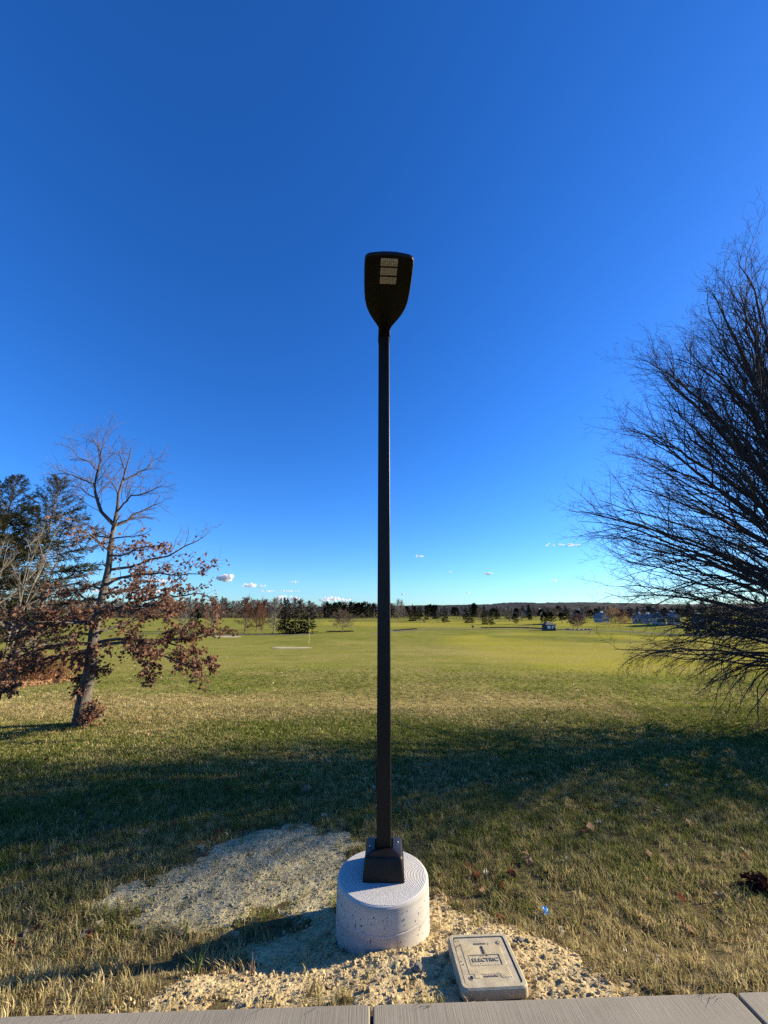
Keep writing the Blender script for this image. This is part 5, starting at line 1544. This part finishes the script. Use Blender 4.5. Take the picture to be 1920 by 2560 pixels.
# mixed trees round the houses
for i, x in enumerate(np.arange(1010, 2060, 12.0)):
    k = rng.random()
    kd = S_(i) if k < 0.30 else (P_(i) if k < 0.42 else W_(int(rng.integers(0, 3))))
    nm = 'spruce_tree' if k < 0.30 else ('pine_tree' if k < 0.42 else 'bare_tree')
    what = {'spruce_tree': 'dark spruce', 'pine_tree': 'dark pine', 'bare_tree': 'leafless tree'}[nm]
    tree_px(kd, x + rng.uniform(-5, 5), 1541 + rng.uniform(-3, 2), 1518 + rng.uniform(-5, 5), 15 + rng.uniform(-3, 7) + (6 if nm == 'bare_tree' else 0), what + ' of the belt round the far houses', nm.replace('_', ' ') + 's round the far houses', name=nm)

def brush_band(name, xs, base, h, n, label, seed):
    rng = np.random.default_rng(seed); mb = MB()
    P = []
    for i in range(n):
        x = rng.uniform(*xs); P.append(x)
    P = np.array([on_ground(x, base + rng.uniform(-3, 0.5), 600)[:] for x in np.linspace(xs[0], xs[1], 160)])
    k = rng.integers(0, 160, n); Q_ = P[k] + np.stack([rng.normal(0, 4, n), rng.normal(0, 6, n), np.zeros(n)], -1); Q_[:, 2] = G(Q_[:, 0], Q_[:, 1])
    p, r = grow(Q_, np.stack([rng.normal(0, 0.45, n), rng.normal(0, 0.45, n), np.ones(n)], -1), h * rng.uniform(0.4, 1.2, n), np.full(n, 0.10), 3, 0.15, 0, 0.25, rng)
    mb.tubes(p, r, 3)
    return tag(link(name, mb.mesh(name), M['brush']), label, 'brush', kind='stuff')
brush_band('underbrush', (-200, 1010), 1545, 4.2, 9000, 'brown underbrush filling the foot of the far leafless wood', 501)
brush_band('underbrush', (1000, 2050), 1541, 3.0, 7000, 'brown underbrush between the far houses', 502)

# mulch bed with rocks under the crab apple
bc = on_ground(1447, 1575)
sheet('mulch_bed', [(bc.x + 3.6 * math.cos(a), bc.y + 2.2 * math.sin(a)) for a in th], M['mulch'], 0.06)
for i in range(9):
    a = math.pi + i / 8 * math.pi; s = 0.35 + 0.2 * random.random()
    me = bm_mesh('bed_rock', rock_mesh('bed_rock', 700 + i, 2, 0.14)); me.materials.append(M['rock'])
    o = link('bed_rock', me); x, y = bc.x + 3.5 * math.cos(a), bc.y + 2.1 * math.sin(a); o.location = (x, y, gz(x, y) + 0.12); o.scale = (s * 1.2, s, s * 0.7)
    tag(o, 'rounded grey rock edging the mulch bed of the purple crab apple', 'rock', 'rocks edging the mulch bed')

# ------------------------------------------------------------------ wooded hills
def hills(name, pxs, dist, depth, seed):
    """ridge whose skyline passes the given photo points at a distance; covered by a bumpy canopy"""
    xs = np.array([p[0] for p in pxs], float); ys = np.array([p[1] for p in pxs], float)
    n, m = 520, 34
    px = np.linspace(xs[0], xs[-1], n); py = np.interp(px, xs, ys)
    base = np.array([at(a, b_, dist)[:] for a, b_ in zip(px, py)])
    Xb = base[:, 0]; Zr = base[:, 2]
    t = np.linspace(0, 1, m)
    prof = np.sin(t * math.pi * 0.5) ** 1.1
    Xs = Xb[None] + 0 * t[:, None]; Ys = dist - depth * (1 - t)[:, None] + 0 * Xb[None]
    Zs = -6 + (Zr[None] + 6) * prof[:, None]
    Zs = Zs + (fbm(Xs * 0.006, Ys * 0.006, seed, 4) - 0.5) * 14 * (1 - prof[:, None] * 0.7) * prof[:, None]
    Zs = Zs + (fbm(Xs * 0.09, Ys * 0.09, seed + 5, 2) - 0.5) * 9.0
    Ys = Ys + (fbm(Xs * 0.05, Zs * 0.05, seed + 6, 2) - 0.5) * 20
    back = np.stack([Xs[-1:], Ys[-1:] + 400, Zs[-1:] * 0 - 20], -1)
    Vv = np.concatenate([np.stack([Xs, Ys, Zs], -1), back], 0)
    ii = np.arange((m + 1) * n).reshape(m + 1, n)
    Qs = np.stack([ii[:-1, :-1], ii[:-1, 1:], ii[1:, 1:], ii[1:, :-1]], -1).reshape(-1, 4)
    return tag(link(name, mesh_np(name, Vv.reshape(-1, 3), [Qs], True), M['hillwood']), kind='structure')
M['hillwood'] = surf('bare_hill_wood', (0.020, 0.020, 0.021), (0.033, 0.031, 0.030), 0.02, 0.95, c3=(0.012, 0.015, 0.014), s3=0.012, t3=(0.5, 0.65), spec=0.05)
hills('hills', [(-900, 1520), (200, 1522), (900, 1518), (1060, 1514), (1140, 1513), (1220, 1512), (1260, 1507.5), (1285, 1506.5), (1310, 1511), (1340, 1509), (1360, 1507), (1420, 1506.5), (1480, 1508), (1540, 1509), (1600, 1511), (1680, 1512), (1800, 1510), (2000, 1508), (2800, 1512)], 2300, 900, 801)

# ------------------------------------------------------------------ clouds
def cloud_mat():
    m, nt, out = new_mat('cloud_vapour')
    v = obj_vec(nt)
    d = N(nt, 'ShaderNodeBsdfDiffuse'); t = N(nt, 'ShaderNodeBsdfTranslucent'); tr_ = N(nt, 'ShaderNodeBsdfTransparent')
    d.inputs[0].default_value = t.inputs[0].default_value = (0.92, 0.92, 0.93, 1)
    mx = N(nt, 'ShaderNodeMixShader'); mx.inputs[0].default_value = 0.5
    nt.links.new(d.outputs[0], mx.inputs[1]); nt.links.new(t.outputs[0], mx.inputs[2])
    m2 = N(nt, 'ShaderNodeMixShader')
    nt.links.new(ramp_out(nt, ramp(nt, noise(nt, 0.008, 5, v), 0.35, 0.65), 0.40, 0.68), m2.inputs[0])
    nt.links.new(tr_.outputs[0], m2.inputs[1]); nt.links.new(mx.outputs[0], m2.inputs[2])
    nt.links.new(m2.outputs[0], out.inputs[0])
    return m
M['cloud'] = cloud_mat()
def cloud(px, py, wpx, hpx, label, seed, n=26, dist=9000.0, dens=None, flat=False):
    rng = np.random.default_rng(seed)
    c = at(px, py, dist); k = dist / F * 1.0
    w = wpx * k / 2; h = hpx * k / 2
    bm = bmesh.new()
    for i in range(n):
        x = rng.uniform(-1, 1); top = (1 - x * x) ** 0.5
        z = rng.uniform(-0.75, 1.0) * top * (0.7 + 0.5 * rng.random()); r = h * rng.uniform(0.22, 0.62) * (0.45 + 0.55 * top)
        if flat: z *= 0.3
        mtx = Matrix.Translation((x * w * 0.85, rng.uniform(-0.6, 0.6) * w * 0.6, max(z, -0.45) * h * 0.7)) @ Matrix.Diagonal((r * rng.uniform(1.0, 2.4 if flat else 1.6), r * 1.3, r, 1))
        bmesh.ops.create_icosphere(bm, subdivisions=2, radius=1.0, matrix=mtx)
    o = link('cloud', bm_mesh('cloud', bm), M['cloud']); o.location = c
    return tag(o, label, 'cloud')
cloud(563, 1446, 46, 22, 'small bright cumulus cloud above the far wood beside the oak', 901)
cloud(632, 1464, 66, 12, 'flat white cloud just right of the bright cumulus', 902)
cloud(735, 1455, 26, 6, 'faint sliver of cloud between the flat cloud and the lamp post', 903, 10)
cloud(1047, 1391, 26, 7, 'small white cloud right of the lamp post, highest of the puffs', 904, 14)
cloud(1220, 1434, 24, 10, 'bright white puff of cloud in mid sky right of the lamp post', 905, 16)
cloud(1006, 1485, 8, 6, 'tiny cloud speck low beside the lamp post', 906, 8)
cloud(1171, 1482, 12, 6, 'tiny cloud speck low over the broad spruce', 907, 8)
cloud(1386, 1451, 16, 6, 'tiny cloud speck over the golf hut', 908, 8)
cloud(1408, 1362, 104, 9, 'thin long wisp of cloud beside the bare tree twigs', 909, 22, flat=True)
cloud(1126, 1430, 8, 5, 'tiny cloud speck between two white puffs', 910, 6)
cloud(720, 1497, 60, 18, 'white cloud bank rising behind the spruce trio', 911, 24, 12000)
cloud(835, 1500, 90, 16, 'white cloud bank behind the row of far pines', 912, 30, 12000)
cloud(330, 1478, 230, 22, 'broad flat white cloud behind the oak limbs', 913, 60, 12000, flat=True)
cloud(400, 1452, 90, 12, 'thin white cloud over the broad one behind the oak', 915, 30, 12000, flat=True)
cloud(700, 1478, 120, 8, 'thin grey-white cloud streak above the spruce trio', 914, 24, 10000, flat=True)
